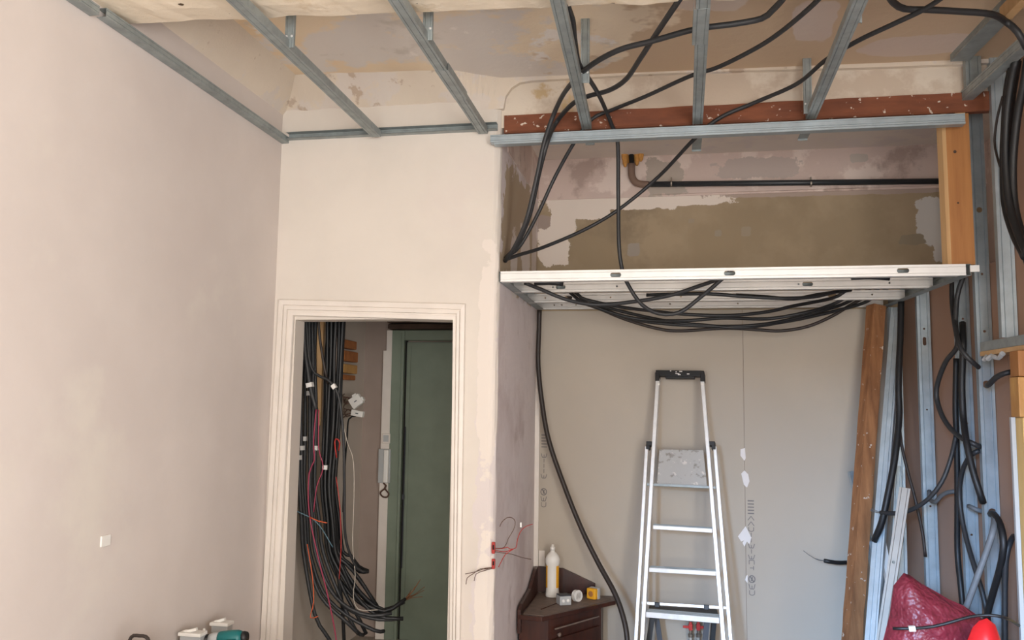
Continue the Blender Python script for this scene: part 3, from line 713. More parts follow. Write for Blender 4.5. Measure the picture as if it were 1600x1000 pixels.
# two red valves on pipes
for i, px in enumerate((1079, 1091)):
    q = UY(px, 978, YB-.07)
    t = empty('water_valve', (q.x, q.y, 0), ('left' if i == 0 else 'right') + ' one of two red-handled water valves behind the ladder', 'valve', 'red valves behind the ladder')
    f = MB(); f.tube([(q.x, q.y, 0), (q.x, q.y, q.z-.06)], .010, 10); f.build('pipe', M['white_wire'], t)
    f = MB(); f.lathe((q.x, q.y, q.z-.07), (0,0,1), [(.013,0),(.016,.004),(.016,.02),(.010,.024),(.010,.05),(.017,.055),(.017,.08),(.011,.085),(.011,.12)], 10); f.build('valve_body', M['brass'], t)
    f = MB(); s_ = -1 if i == 0 else 1
    f.obox((q.x+.02*s_, q.y-.03, q.z), (.028,0,0), (0,.004,0), (0,0,.008)); f.obox((q.x, q.y-.025, q.z), (.012,0,0), (0,.012,0), (0,0,.02)); f.obox((q.x, q.y-.028, q.z+.02), (.008,0,0), (0,.005,0), (0,0,.012))
    f.build('lever', M['red_valve'], t, bevel=.002)
    for zz in (.10, .13):
        f = MB(); f.lathe((q.x, q.y, q.z-zz), (0,0,1), [(.013,0),(.013,.012)], 10); f.build('clamp_ring', M['black_deep'], t)

# ================================================================== CORNER CABINET
zt_ = UY(870, 945, 5.45).z
zt_ = .42
A = UZ(847, 964, zt_); B = UZ(962, 938, zt_)
cab = empty('corner_cabinet', (-.75, 5.62, 0), 'dark mahogany corner cabinet with raised back boards in the left corner of the alcove', 'cabinet')
Cx, Cy = XC+.012, YB-.03
top = [(A.x, A.y), (B.x, B.y), (B.x+.0, Cy), (Cx, Cy), (Cx, A.y+.02)]
if B.y > Cy-.02: top[1] = (B.x, Cy-.06)
f = MB(); f.prism([(x, y, zt_-.028) for x, y in top], (0, 0, .026)); f.build('top', M['mahogany'], cab, bevel=.003)
ins = [(A.x+.03, A.y+.05), (top[1][0]-.09, top[1][1]-.045), (top[1][0]-.09, Cy-.005), (Cx+.005, Cy-.005), (Cx+.005, A.y+.06)]
f = MB(); f.prism([(x, y, zt_-.0025) for x, y in [(A.x+.012, A.y+.03), (top[1][0]-.03, top[1][1]+.01), (top[1][0]-.04, Cy-.015), (Cx+.03, Cy-.015), (Cx+.03, A.y+.05)]], (0, 0, .003)); f.build('dusty_surface', M['cab_top'], cab)
f = MB(); f.prism([(x, y, .0) for x, y in ins], (0, 0, zt_-.03)); f.build('body', M['mahogany'], cab)
p0, p1 = Vector((*ins[0], 0)), Vector((*ins[1], 0)); d = (p1-p0).normalized(); nn = Vector((d.y, -d.x, 0))
f = MB(); mid = (p0+p1)/2; L2 = (p1-p0).length/2
f.obox(mid + Vector((0,0,.15)) + nn*.008, d*(L2-.03), nn*.008, Vector((0,0,.125))); door = f.build('door', M['mahogany'], cab, bevel=.004)
f = MB(); f.obox(mid + Vector((0,0,zt_-.085)) + nn*.016, d*(L2-.045), nn*.003, Vector((0,0,.004))); f.build('bead', M['cab_top'], cab)
kp = UPL(871, 991, p0 + nn*.016, nn); f = MB(); f.lathe(kp, nn, [(.006,0),(.006,.008),(.013,.014),(.013,.02),(.006,.025)], 12); f.build('knob', M['cab_top'], door, smooth=True)
# gallery boards
g = lambda px, py: UY(px, py, Cy)
zA, zBk, zE = g(840, 885).z, g(875, 888).z, g(930, 912).z
f = MB(); f.prism([(Cx, Cy, zt_), (g(930, 930).x, Cy, zt_), (g(930, 912).x, Cy, zE), (g(880, 890).x, Cy, zBk), (Cx, Cy, zA)], (0, .018, 0)); f.build('back_board', M['mahogany'], cab, bevel=.002)
f = MB(); ya = A.y+.02
f.prism([(Cx, Cy, zt_-.11), (Cx, Cy, zA), (Cx, Cy-.06, zA-.004), (Cx, Cy-.28, zA-.09), (Cx, ya+.06, zt_+.05), (Cx, ya, zt_+.03), (Cx, ya, zt_-.11)], (.02, 0, 0)); f.build('side_board', M['mahogany'], cab, bevel=.002)
f = MB(); s0, s1 = UZ(846, 952, zt_+.002), UZ(876, 940, zt_+.002); f.beam(s0, s1, (.004,.006,0), (0,0,.003)); f.build('raised_strip', M['mahogany'], cab)
# things on the cabinet
q = UZ(863, 932, zt_+.002); q.y = min(q.y, Cy-.06)
t = empty('bottle', q, 'white plastic bottle with a yellow label on the corner cabinet', 'bottle')
k = q.y/FOC
f = MB(); f.lathe(q, (0,0,1), [(.040,0),(.046,.004),(.045,.02),(.041,.06),(.041,.20),(.047,.215),(.048,.24),(.040,.262),(.024,.28),(.015,.288),(.014,.30)], 24); f.build('body', M['white_plastic'], t, smooth=True)
f = MB(); n_ = 24
for seg in ((.35, 1.15), (-1.15+math.pi, -.35+math.pi)):   # two yellow side panels of the label
    pass
arc = []
for i in range(n_+1):
    a = -math.pi/2 + (-1.5 + 3.0*i/n_); arc.append((q.x + .0425*math.cos(a), q.y + .0425*math.sin(a)))
for (i0, i1) in ((0, 6), (18, 24)):
    b_ = len(f.v); vs = [(x, y, q.z+zz) for zz in (.06, .20) for x, y in arc[i0:i1+1]]; m_ = i1-i0+1
    f.add(vs, [(j, j+1, m_+j+1, m_+j) for j in range(m_-1)])
f.build('yellow_label', M['yellow_plastic'], t, solid=.0008)
f = MB(); f.lathe(q + Vector((0,0,.298)), (0,0,1), [(.016,0),(.016,.018),(.010,.022),(.008,.036)], 16); f.build('cap', M['white_plastic'], t, smooth=True)
def cyl_y(f, c, d, prof, n=18): f.lathe(c, d, prof, n)
q = UZ(884, 946, zt_+.002)
t = empty('junction_box', q, 'grey junction box with a dark lid on the corner cabinet', 'junction box')
R2 = Matrix.Rotation(math.radians(28), 3, 'Z'); ax, ay = R2 @ Vector((.038,0,0)), R2 @ Vector((0,.038,0))
f = MB(); f.obox(q + ay + Vector((0,0,.028)), ax, ay, (0,0,.028)); f.build('body', M['grey_plastic'], t, bevel=.005)
f = MB(); f.obox(q + ay + Vector((0,0,.058)), ax*.95, ay*.95, (0,0,.003)); f.build('lid', M['dark_plastic'], t, bevel=.002)
f = MB()
for s_ in (-.4, .4): f.lathe(q + ax*s_ + Vector((0,0,.028)) - ay*.0, -ay, [(.010,0),(.010,.004),(.006,.006)], 12)
f.build('knockout', M['white_plastic'], t)
q = UZ(901, 941, zt_+.002)
t = empty('tape_roll', q, 'white roll standing between the grey and yellow boxes', 'roll')
f = MB(); ax_ = Vector((.75, -.6, .1)).normalized(); c = q + Vector((0, .02, .036))
ring = [(.036,-.014),(.036,.014),(.020,.014),(.020,-.014),(.036,-.014)]
f.tube([c + ax_*h for r, h in ring], [r for r, h in ring], 22, cap=False); f.build('roll', M['white_plastic'], t, smooth=False)
f = MB(); f.tube([c + ax_*-.012, c + ax_*.011], .0205, 16); f.build('core', M['grey_plastic'], t)
q = UZ(921, 937, zt_+.002)
t = empty('junction_box', q, 'yellow and clear junction box on the right of the corner cabinet', 'junction box')
R2 = Matrix.Rotation(math.radians(-30), 3, 'Z'); ax, ay = R2 @ Vector((.034,0,0)), R2 @ Vector((0,.03,0))
f = MB(); f.obox(q + ay + Vector((0,0,.034)), ax, ay*.5, (0,0,.034)); f.build('body', M['yellow_plastic'], t, bevel=.006)
f = MB(); f.obox(q + ay*2 + Vector((0,0,.034)), ax*1.05, ay*.5, (0,0,.036)); f.build('clear_rim', M['grey_plastic'], t, bevel=.006)
f = MB(); f.lathe(q + ay*.5 + Vector((0,0,.034)), -ay, [(.018,0),(.018,.003),(.012,.004)], 14); f.build('knockout', M['pine'], t)

# ================================================================== CONDUITS
def cable(label, pts, r, mat='black', group=None, name='conduit', cat='conduit', tags=(), step=.03, bare=None, n=8):
    P3 = [Vector(p) for p in pts]; path = smooth_path(P3, step)
    f = MB(); f.tube(path, r, n); o = f.build(name, M[mat], None, smooth=True); tag(o, label, cat, group)
    for tp in tags:                                # white marker clipped on the conduit
        i = min(range(len(path)), key=lambda j: (path[j]-tp).length); d = (path[min(i+1, len(path)-1)] - path[max(i-1, 0)]).normalized()
        f = MB(); s_ = d.cross(Vector((0,1,0))).normalized(); f.obox(path[i], s_*(r+.004), d*.013, d.cross(s_)*(r+.003)); f.build('marker_tag', M['white_tag'], o)
    if bare:
        d = (path[-1]-path[-3]).normalized()
        for k in range(bare[0]):
            v = d + Vector((random.uniform(-1,1), random.uniform(-1,1), random.uniform(-1,1)))*.35
            f = MB(); f.tube(smooth_path([path[-1]-d*.01, path[-1]+v*bare[1]*.5, path[-1]+v*bare[1]+Vector((0,0,random.uniform(-.2,.3)*bare[1]))]), .0018, 5); f.build('bare_wire', M[bare[2]], o)
    return o
zcb = ZC + .036 + .02                              # resting on the channels
def Zp(x, y, dz=0):
    p = UZ(x, y, zcb+dz)
    return p if p.y < YD-.04 else UY(x, y, YD-.03)
Yp = lambda x, y, d: UY(x, y, d)
cable('black conduit from the column hole arching right over the third and fourth ceiling channels',
      [Yp(789,408,4.62), Yp(803,388,4.55), Yp(822,345,4.45), Yp(838,280,4.40), Yp(851,220,4.36), Zp(868,172,.0), Zp(886,139), Zp(918,106), Zp(965,79), Zp(1020,64), Zp(1085,46), Zp(1150,37), Zp(1190,29), Zp(1207,16), Zp(1228,-8), Zp(1260,-60)], .0125)
cable('black conduit from the column hole rising to the top between the third and fourth channels',
      [Yp(790,404,4.66), Yp(808,382,4.58), Yp(828,335,4.50), Yp(843,268,4.42), Yp(856,220,4.37), Zp(870,190,.02), Zp(895,162,.02), Zp(920,150,.02), Zp(952,141,.02), Zp(978,124,.02), Zp(1000,92,.02), Zp(1018,64,.03), Zp(1042,28,.02), Zp(1066,-8,.02), Zp(1090,-50,.02)], .0125)
cable('black conduit from the column hole passing behind the header and up to the right',
      [Yp(791,402,4.70), Yp(812,385,4.66), Yp(840,335,4.64), Yp(868,275,4.62), Yp(899,220,4.52), Yp(925,186,4.49), Zp(958,171,.04), Zp(1010,150,.04), Zp(1078,119,.04), Zp(1122,105,.04), Zp(1180,76,.04), Zp(1220,50,.04), Zp(1262,15,.04), Zp(1290,-12,.04), Zp(1330,-50,.04)], .0105)
cable('thin black conduit sweeping from the column hole across the alcove to the upper right',
      [Yp(789,406,4.64), Yp(812,398,4.7), Yp(850,386,4.85), Yp(915,358,4.95), Yp(970,325,4.95), Yp(1030,275,4.88), Yp(1085,217,4.56), Yp(1125,184,4.49), Zp(1180,160,.03), Zp(1245,131,.04), Zp(1290,94,.04), Zp(1340,64,.04), Zp(1395,38,.04), Zp(1445,14,.04), Zp(1480,-10,.04), Zp(1520,-45,.04)], .0105)
cable('black conduit running down beside the third channel and through the alcove frame into a loop',
      [Zp(884,-40,.02), Zp(886,2,.02), Zp(895,32,.02), Zp(898,62,.02), Zp(904,97,.02), Zp(916,117,.02), Zp(931,140,.02), Zp(944,166,.02), Yp(956,196,4.49), Yp(965,222,4.54), Yp(966,300,4.66), Yp(967,380,4.68), Yp(972,420,4.70), Yp(982,446,4.74), Yp(1003,476,4.78), Yp(1030,490,4.82), Yp(1062,488,4.82), Yp(1095,464,4.8), Yp(1120,443,4.76), Yp(1140,425,4.74)], .0115)
cable('second black conduit hugging the right side of the third ceiling channel',
      [Zp(876,-40,.03), Zp(880,0,.03), Zp(888,34,.03), Zp(892,62,.03), Zp(897,95,.03), Zp(902,115,.03), Zp(906,135,.03)], .010)
cable('black conduit across the top right corner towards the partition',
      [Zp(1380,-20,.06), Zp(1396,4,.06), Zp(1414,14,.06), Zp(1445,15,.06), Zp(1500,18,.06), Zp(1548,22,.06), UR(1572,34,.3), UR(1590,50,.27), UR(1604,75,.22)], .014)
# sagging bundle under the alcove frame
for i, pts in enumerate([
    [(820,442,4.8),(845,452,4.86),(885,468,4.92),(930,476,4.98),(985,472,4.96),(1045,462,4.92),(1095,446,4.86),(1120,437,4.8),(1145,425,4.76)],
    [(905,470,5.5),(940,482,5.5),(985,498,5.45),(1040,506,5.4),(1120,510,5.4),(1180,508,5.4),(1230,500,5.45),(1290,484,5.5),(1320,474,5.55)],
    [(900,470,5.6),(935,482,5.6),(980,500,5.6),(1030,514,5.6),(1065,517,5.6),(1130,513,5.6),(1180,515,5.6),(1220,517,5.6),(1262,510,5.6),(1300,494,5.6),(1330,476,5.6)],
    [(915,468,5.3),(960,478,5.3),(1010,485,5.25),(1070,491,5.2),(1140,493,5.2),(1200,487,5.25),(1240,478,5.3),(1300,466,5.4)],
    [(910,471,5.4),(960,490,5.4),(1010,500,5.4),(1070,501,5.35),(1130,497,5.35),(1200,498,5.4),(1260,488,5.4),(1300,476,5.45)],
    [(925,474,5.45),(990,491,5.45),(1050,503,5.4),(1100,508,5.4),(1160,512,5.4),(1225,503,5.45),(1280,492,5.5),(1345,475,5.55)],
    [(1010,461,5.05),(1100,459,5.0),(1160,463,5.0),(1220,466,5.0),(1270,464,5.05),(1310,455,5.1)],
    [(1150,461,5.1),(1200,464,5.1),(1240,467,5.1),(1280,460,5.1),(1330,453,5.15)],
    ]):
    if i in (1, 2, 3, 4, 5):
        pts = [(pts[0][0]-26, pts[0][1]-20, pts[0][2]+.02), (pts[0][0]-10, pts[0][1]-6, pts[0][2])] + pts + [(pts[-1][0]+22, pts[-1][1]-12, pts[-1][2]), (pts[-1][0]+50, pts[-1][1]-30, pts[-1][2]+.02)]
    lab = {0: 'black conduit hooped below the front of the alcove frame from its left end', 2: 'lowest brown-black conduit of the bundle sagging under the alcove frame', 6: 'black conduit lying between the second and third joists of the alcove frame', 7: 'shorter black conduit between the joists at the right of the alcove frame'}.get(i, 'black conduit in the bundle sagging under the alcove frame')
    cable(lab, [Yp(*p) for p in pts], .0105 if i else .0115, 'brown_black' if i == 2 else ('black' if i == 0 else 'black_deep'), None if i in (0, 2, 6, 7) else 'conduits sagging under the alcove frame')
for i, (x0, x1, y, d) in enumerate(((835, 880, 442, 4.65), (1330, 1390, 433, 4.68))):
    cable(('short stretch of conduit lying inside the frame near its left end', 'short stretch of conduit lying inside the frame near its right end')[i], [Yp(x0, y, d), Yp((x0+x1)/2, y-1, d), Yp(x1, y+1, d)], .016, 'black_deep')
cable('thick black conduit hanging from the frame corner down past the cabinet', [Yp(843,484,5.72), Yp(842,520,5.74), Yp(841,570,5.74), Yp(847,630,5.74), Yp(858,690,5.72), Yp(882,760,5.70), Yp(908,825,5.66), Yp(935,880,5.60), Yp(960,926,5.52), Yp(974,965,5.46), Yp(980,1000,5.42), Yp(980,1050,5.4)], .0165, 'brown_black')
# right side conduits
RR = lambda x, y, o=.10: UR(x, y, o)
cable('thick black conduit beside the leaning steel profiles in the right corner', [Yp(1408,470,5.55), Yp(1407,520,5.5), Yp(1404,600,5.42), Yp(1405,650,5.38), Yp(1399,710,5.3), Yp(1388,770,5.25), Yp(1378,815,5.25), Yp(1366,845,5.3)], .019, 'black_deep')
cable('thin black conduit hanging down left of the slotted stud', [Yp(1404,640,5.45), Yp(1408,690,5.4), Yp(1418,735,5.35), Yp(1430,780,5.3), Yp(1441,830,5.3), Yp(1446,870,5.3)], .009, 'brown_black')
cable('black conduit in a big loop between the two wall studs', [RR(1505,432,.09), RR(1496,462,.11), RR(1493,505,.13), RR(1496,540,.14), RR(1478,565,.15), RR(1466,595,.16), RR(1463,618,.16), RR(1470,645,.16), RR(1484,668,.15), RR(1502,684,.14), RR(1520,693,.12), RR(1531,698,.08)], .0135, 'black')
cable('black conduit curling from the partition down past the loop to the floor', [RR(1530,704,.08), RR(1516,712,.11), RR(1504,735,.12), RR(1499,770,.12), RR(1503,810,.12), RR(1512,850,.12), RR(1524,890,.12), RR(1536,930,.11), RR(1546,980,.10), RR(1552,1040,.10)], .0125, 'black')
cable('black conduit leaving the frame corner and crossing the loop', [RR(1487,440,.10), RR(1488,480,.115), RR(1496,530,.165), RR(1506,552,.16), RR(1520,566,.12), RR(1529,574,.08)], .0125, 'black')
cable('thick black conduit in front of the stud right of the loop', [RR(1504,505,.085), RR(1505,540,.115), RR(1503,600,.12), RR(1505,650,.12), RR(1510,690,.145), RR(1520,735,.14), RR(1531,770,.12), RR(1536,785,.10)], .0175, 'black_deep')
cable('straight black conduit hanging left of the stud behind the loop', [RR(1494,560,.085), RR(1493,640,.09), RR(1495,700,.10), RR(1496,780,.10), RR(1496,860,.10), RR(1501,915,.11), RR(1505,960,.11), RR(1508,1030,.11)], .0155, 'black_deep')
cable('black conduit hooking left across the leaning profiles with bared end', [RR(1494,680,.13), RR(1486,715,.15), RR(1472,752,.20), RR(1450,780,.26), RR(1425,796,.32), RR(1400,802,.38), RR(1376,801,.44)], .0125, 'black', bare=(3, .08, 'grey_conduit'))
cable('grey hooked conduit end by the slotted stud', [UR2(1452,767,.08), UR2(1453,781,.11), UR2(1462,784,.12), UR2(1470,775,.11), UR2(1482,769,.10), UR2(1496,768,.09)], .012, 'grey_conduit')
cable('short grey conduit stub at the stud right of the loop', [RR(1514,791,.085), RR(1517,792,.10), RR(1528,797,.08), RR(1540,800,.03)], .012, 'grey_conduit')
cable('thick black conduit out of the stud hole bending down to the red sacks', [RR(1548,803,.07), RR(1553,804,.11), RR(1563,820,.13), RR(1568,850,.14), RR(1563,885,.14), RR(1552,925,.14), RR(1543,960,.14), RR(1540,1000,.14), RR(1540,1060,.14)], .0165, 'black_deep')
cable('dark conduit hanging closest to the pine post', [RR(1584,838,.05), RR(1578,848,.10), RR(1572,872,.12), RR(1570,920,.12), RR(1570,1000,.12), RR(1571,1060,.12)], .0135, 'black')
cable('short black conduit from a stud hole into the opening under the ledge', [RR(1543,602,.07), RR(1546,600,.10), RR(1556,590,.10), RR(1568,584,.09), RR(1580,581,.06)], .0135, 'black')
gp = cable('grey conduit pole slanting down across the studs with a white band', [RR(1554,806,.11), RR(1552,828,.17), RR(1542,860,.20), RR(1524,910,.25), RR(1504,964,.30), RR(1490,1000,.34), RR(1470,1050,.38)], .0145, 'grey_conduit', tags=[RR(1500,984,.31)])
cable('thin black cord lying across the red sacks with a white marker', [Yp(1395,982,4.02), Yp(1425,982,4.0), Yp(1458,979,4.0), Yp(1490,971,3.98), Yp(1515,964,3.98), Yp(1545,961,3.98), Yp(1572,966,3.98), RR(1594,978,.12)], .0065, 'black_deep', name='cord', cat='cord', tags=[Yp(1427,982,4.0)])
# coil at the top right
for i, pts in enumerate([[(1590,95),(1586,120),(1580,160),(1574,230),(1575,300),(1583,345),(1597,385),(1610,420)], [(1606,90),(1600,130),(1590,180),(1583,250),(1584,310),(1592,352),(1606,390)],
                         [(1583,98),(1579,115),(1574,140),(1570,200),(1568,260),(1571,320),(1584,365),(1602,402)], [(1588,92),(1581,122),(1573,180),(1571,250),(1577,318),(1590,362),(1606,398)]]):
    cable('thick black conduit in the coil hanging at the upper right edge', [RR(x, y, .115+.012*i) for x, y in pts], .0185, 'black_deep', 'conduits coiled at the upper right edge')
cable('thin dark wire bowing left of the coil at the upper right', [RR(1567,150,.12), RR(1558,185,.13), RR(1554,220,.13), RR(1558,245,.13), RR(1568,275,.12)], .006, 'brown_black', name='wire', cat='wire')
# cable stub out of the alcove back wall
cable('short black cable stub with bare wires poking out by the brown post', [Yp(1335,876,YB-.0), Yp(1322,879,5.72), Yp(1305,879,5.68), Yp(1288,876,5.66)], .0125, 'black_deep', bare=(2, .10, 'grey_conduit'))

# ---- bundle behind the doorway
rnd = random.Random(3)
BL = [  # top x, x@640, x@760, x@860, then end points
    (468, 464, 468, 474, [(492,960),(515,1000),(530,1040)]), (473, 470, 472, 480, [(500,930),(545,975),(560,990)]),
    (478, 477, 476, 484, [(505,925),(540,960),(585,985),(600,986)]), (483, 484, 484, 492, [(515,920),(545,950),(580,962),(612,958)]),
    (488, 489, 486, 497, [(520,925),(550,955),(592,968),(630,966)]), (493, 494, 492, 505, [(530,930),(556,985),(568,992)]),
    (515, 508, 503, 512, [(530,905),(560,940),(595,957),(618,948),(631,938)]), (518, 513, 508, 516, [(535,900),(562,938),(600,955),(622,944),(633,936)]),
    (522, 516, 512, 520, [(540,900),(560,925),(580,945),(592,952)]), (526, 520, 515, 522, [(540,880),(562,905),(583,938),(592,952)]),
    (530, 524, 518, 528, [(545,880),(562,893),(575,893)]), (534, 527, 522, 530, [(550,890),(575,925),(590,948)]),
    (520, 518, 520, 526, [(548,905),(572,935),(600,953),(632,940)]), (538, 531, 524, 536, [(548,868),(560,885),(575,892)]),
    (512, 510, 510, 518, [(534,915),(560,965),(572,990)]), (525, 522, 514, 524, [(536,890),(556,930),(590,962),(630,967)]), (536, 528, 519, 525, [(530,910),(535,950),(538,1010)])]
tagspot = {0: (463, 722), 1: (470, 700), 2: (478, 684), 3: (475, 621), 5: (488, 699), 7: (508, 730), 10: (518, 712)}
for i, (x0, x1, x2, x3, end) in enumerate(BL):
    d = 4.80 + .012*(i % 7) + .03*(i % 3) + (.06 if i > 5 else 0)
    pts = [(x0+2, 380, d), (x0, 490, d), ((x0*.5+x1*.5)+rnd.uniform(-2,2), 560, d), (x1, 640, d), ((x1+x2)/2, 700, d), (x2, 760, d), (x2*.45+x3*.55, 815, d+.02), (x3, 862, d+.04)]
    for j, (ex, ey) in enumerate(end): pts.append((ex, ey, d+.06+.05*j))
    pts = [Yp(*p) for p in pts]
    tg = [Yp(*tagspot[i], d)] if i in tagspot else []
    if i in (6,): lab, gr, br = 'black conduit ending in a spray of copper wires in front of the green door', None, (14, .12, 'copper')
    elif i in tagspot: lab, gr, br = {0: 'black doorway conduit whose white tag is the lowest at the far left', 1: 'black doorway conduit with the second white tag from the left', 2: 'black doorway conduit with the third white tag from the left',
        3: 'black doorway conduit tagged white high up near the left architrave', 5: 'black doorway conduit with a white tag beside the crimson wire', 7: 'black doorway conduit with the lowest white tag right of the crimson wires', 10: 'black doorway conduit with a white tag just below the red wire loop'}[i], None, None
    else: lab, gr, br = 'untagged black conduit in the bundle behind the doorway', 'untagged conduits behind the doorway', None
    cable(lab, pts, .0115, 'black' if i < 6 else 'black_deep', gr, tags=tg, bare=br, step=.05)
cable('black conduit sliding diagonally across the top of the doorway bundle', [Yp(478,490,4.74), Yp(483,560,4.74), Yp(493,584,4.74), Yp(510,592,4.74), Yp(522,604,4.74), Yp(531,628,4.74), Yp(537,690,4.76), Yp(538,760,4.8), Yp(540,840,4.86), Yp(558,888,4.95), Yp(575,893,5.0)], .0085, 'black', tags=[Yp(522.5,605,4.74)])
cable('grey-black conduit ending in red wires at the left of the doorway', [Yp(474,490,4.73), Yp(476,540,4.73), Yp(480,575,4.73), Yp(486,610,4.73), Yp(494,640,4.73)], .014, 'black', tags=[Yp(484.5,602,4.73)])
cable('thin black conduit crossing the pale batten at the top of the doorway', [Yp(497,490,4.76), Yp(500,530,4.76), Yp(508,580,4.76), Yp(513,600,4.8)], .0085, 'brown_black')
def wire(label, pts, mat, r=.003, group=None): return cable(label, pts, r, mat, group, 'wire', 'wire', n=6)
wire('crimson wire hanging through the doorway bundle', [Yp(494,640,4.72), Yp(490,690,4.72), Yp(491,720,4.72), Yp(483,740,4.72), Yp(483,800,4.72), Yp(497,870,4.72), Yp(512,930,4.74), Yp(524,990,4.76), Yp(528,1030,4.76)], 'pink_wire', .0042)
wire('second crimson wire right of the first in the doorway bundle', [Yp(498,640,4.74), Yp(498,700,4.74), Yp(505,730,4.74), Yp(495,760,4.74), Yp(490,800,4.74)], 'pink_wire', .0035)
wire('red wire loop at the right of the doorway bundle', [Yp(526,715,4.78), Yp(523,690,4.76), Yp(527,686,4.76), Yp(531,692,4.76), Yp(529,704,4.78)], 'red_wire', .0042)
wire('orange-red wire below the loop in the doorway bundle', [Yp(525,745,4.76), Yp(531,790,4.76), Yp(533,850,4.76), Yp(530,905,4.78)], 'red_wire', .0026)
wire('orange wire at the lower left of the doorway bundle', [Yp(480,850,4.72), Yp(488,900,4.72), Yp(490,940,4.72), Yp(485,965,4.72), Yp(497,963,4.7)], 'orange_wire', .0028)
wire('short bright orange wire end crossing the bundle', [Yp(484,808,4.7), Yp(497,814,4.7), Yp(511,817,4.7)], 'orange_wire', .0035)
wire('thin blue wire crossing from the left architrave to the bundle', [Yp(446,778,4.6), Yp(456,792,4.64), Yp(466,800,4.68), Yp(484,808,4.7), Yp(500,822,4.72), Yp(520,855,4.74)], 'blue_wire', .0028)
wire('thin white wire falling right of the doorway bundle', [Yp(532,640,4.85), Yp(542,688,4.9), Yp(552,720,4.9), Yp(553,780,4.9), Yp(551,850,4.92), Yp(555,900,4.94), Yp(552,930,4.96), Yp(560,952,4.98), Yp(590,953,5.0)], 'white_wire', .0025)
wire('black cord from the lower white connector box', [Yp(556,650,5.5), Yp(545,655,5.46), Yp(542,690,5.4), Yp(538,740,5.3), Yp(536,800,5.2)], 'black_deep', .006)
# pale batten behind the bundle, terracotta patch on the hall wall
f = MB(); a = Yp(503, 480, 5.0); b = Yp(501, 665, 5.0); f.beam((a.x, 5.0, b.z), (a.x, 5.0, 2.69), (.02,0,0), (0,.01,0)); tag(f.build('batten', M['pine_side']), 'pale wooden batten hanging between the two bundles of conduits in the doorway', 'timber')
tb = empty('broken_brick', Yp(538, 555, 5.45), 'broken terracotta bricks showing in a hole of the hall wall beside the conduits', 'brick patch')
for (x0, x1, y0, y1, mt) in ((528, 543, 530, 546, 'terracotta'), (528, 545, 547, 566, 'terracotta'), (527, 544, 568, 584, 'pine_rough'), (527, 541, 585, 594, 'terracotta')):
    a, b = UX(x0, y0, XL-.02), UX(x1, y1, XL-.02); f = MB(); f.box((XL-.022, a.y, b.z), (XL+.03, b.y+.05, a.z)); f.build('brick', M[mt], tb, bevel=.006)
# white connector boxes and the intercom
for i, (cx, cy, rot, w_, h_) in enumerate(((557, 627, -35, .042, .036), (559, 646, 10, .042, .020))):
    q = Yp(cx, cy, 5.5); t = empty('connector_box', q, ('tilted white connector block with a slot, wires behind it' , 'lower flat white connector block with a black cord under it')[i], 'connector box')
    R2 = Matrix.Rotation(math.radians(rot), 3, 'Y'); f = MB(); f.obox(q, R2 @ Vector((w_,0,0)), (0,.02,0), R2 @ Vector((0,0,h_)))
    if i == 0: f.obox(q + R2 @ Vector((.012,0,.036)), R2 @ Vector((.016,0,0)), (0,.018,0), R2 @ Vector((0,0,.012))); f.obox(q + R2 @ Vector((.036,0,-.012)), R2 @ Vector((.018,0,0)), (0,.018,0), R2 @ Vector((0,0,.014)))
    f.build('body', M['white_plastic'], t, bevel=.003)
    f = MB(); f.obox(q + Vector((0,-.021,0)), R2 @ Vector((.010,0,0)), (0,.001,0), R2 @ Vector((0,0,.003))); f.build('slot', M['dark_plastic'], t)
    for k in range(5):
        f = MB(); f.tube(smooth_path([q + Vector((-.03, .01, .01*k-.02)), q + Vector((-.07-.01*k, .03, .03*math.sin(k*2))), Vector((XL+.0, q.y+.1, q.z+.02*k-.03))]), .004, 5); f.build('wire', M['brown_wire'], t)
q = Yp(601, 728, YH-.06); t = empty('intercom', q, 'grey-white intercom handset on the lining left of the green door', 'intercom')
f = MB(); f.obox(q, (.046,0,0), (0,.012,0), (0,0,.122)); f.build('base', M['grey_plastic'], t, bevel=.005)
f = MB(); f.obox(q + Vector((.018,-.02,0)), (.018,0,0), (0,.012,0), (0,0,.118)); f.build('handset', M['white_plastic'], t, bevel=.008)
f = MB(); c0 = q + Vector((.0, -.02, -.12)); hp = [c0 + Vector((.02*math.sin(k*.9), 0, -.014*k)) for k in range(8)] + [c0 + Vector((.03+.015*math.sin(k), -.005, -.10+.014*k)) for k in range(7)]
f.tube(smooth_path(hp, .01), .006, 6); f.build('cord', M['brown_wire'], t)
q = Yp(604, 685, YH-.055); t = empty('door_chime', q, 'small cream box above the intercom handset', 'wall box')
f = MB(); f.obox(q, (.03,0,0), (0,.014,0), (0,0,.036)); f.build('body', M['trim'], t, bevel=.004)
f = MB(); f.obox(q + Vector((.0,-.015,-.0)), (.02,0,0), (0,.002,0), (0,0,.024)); f.build('cover', M['grey_plastic'], t, bevel=.001)

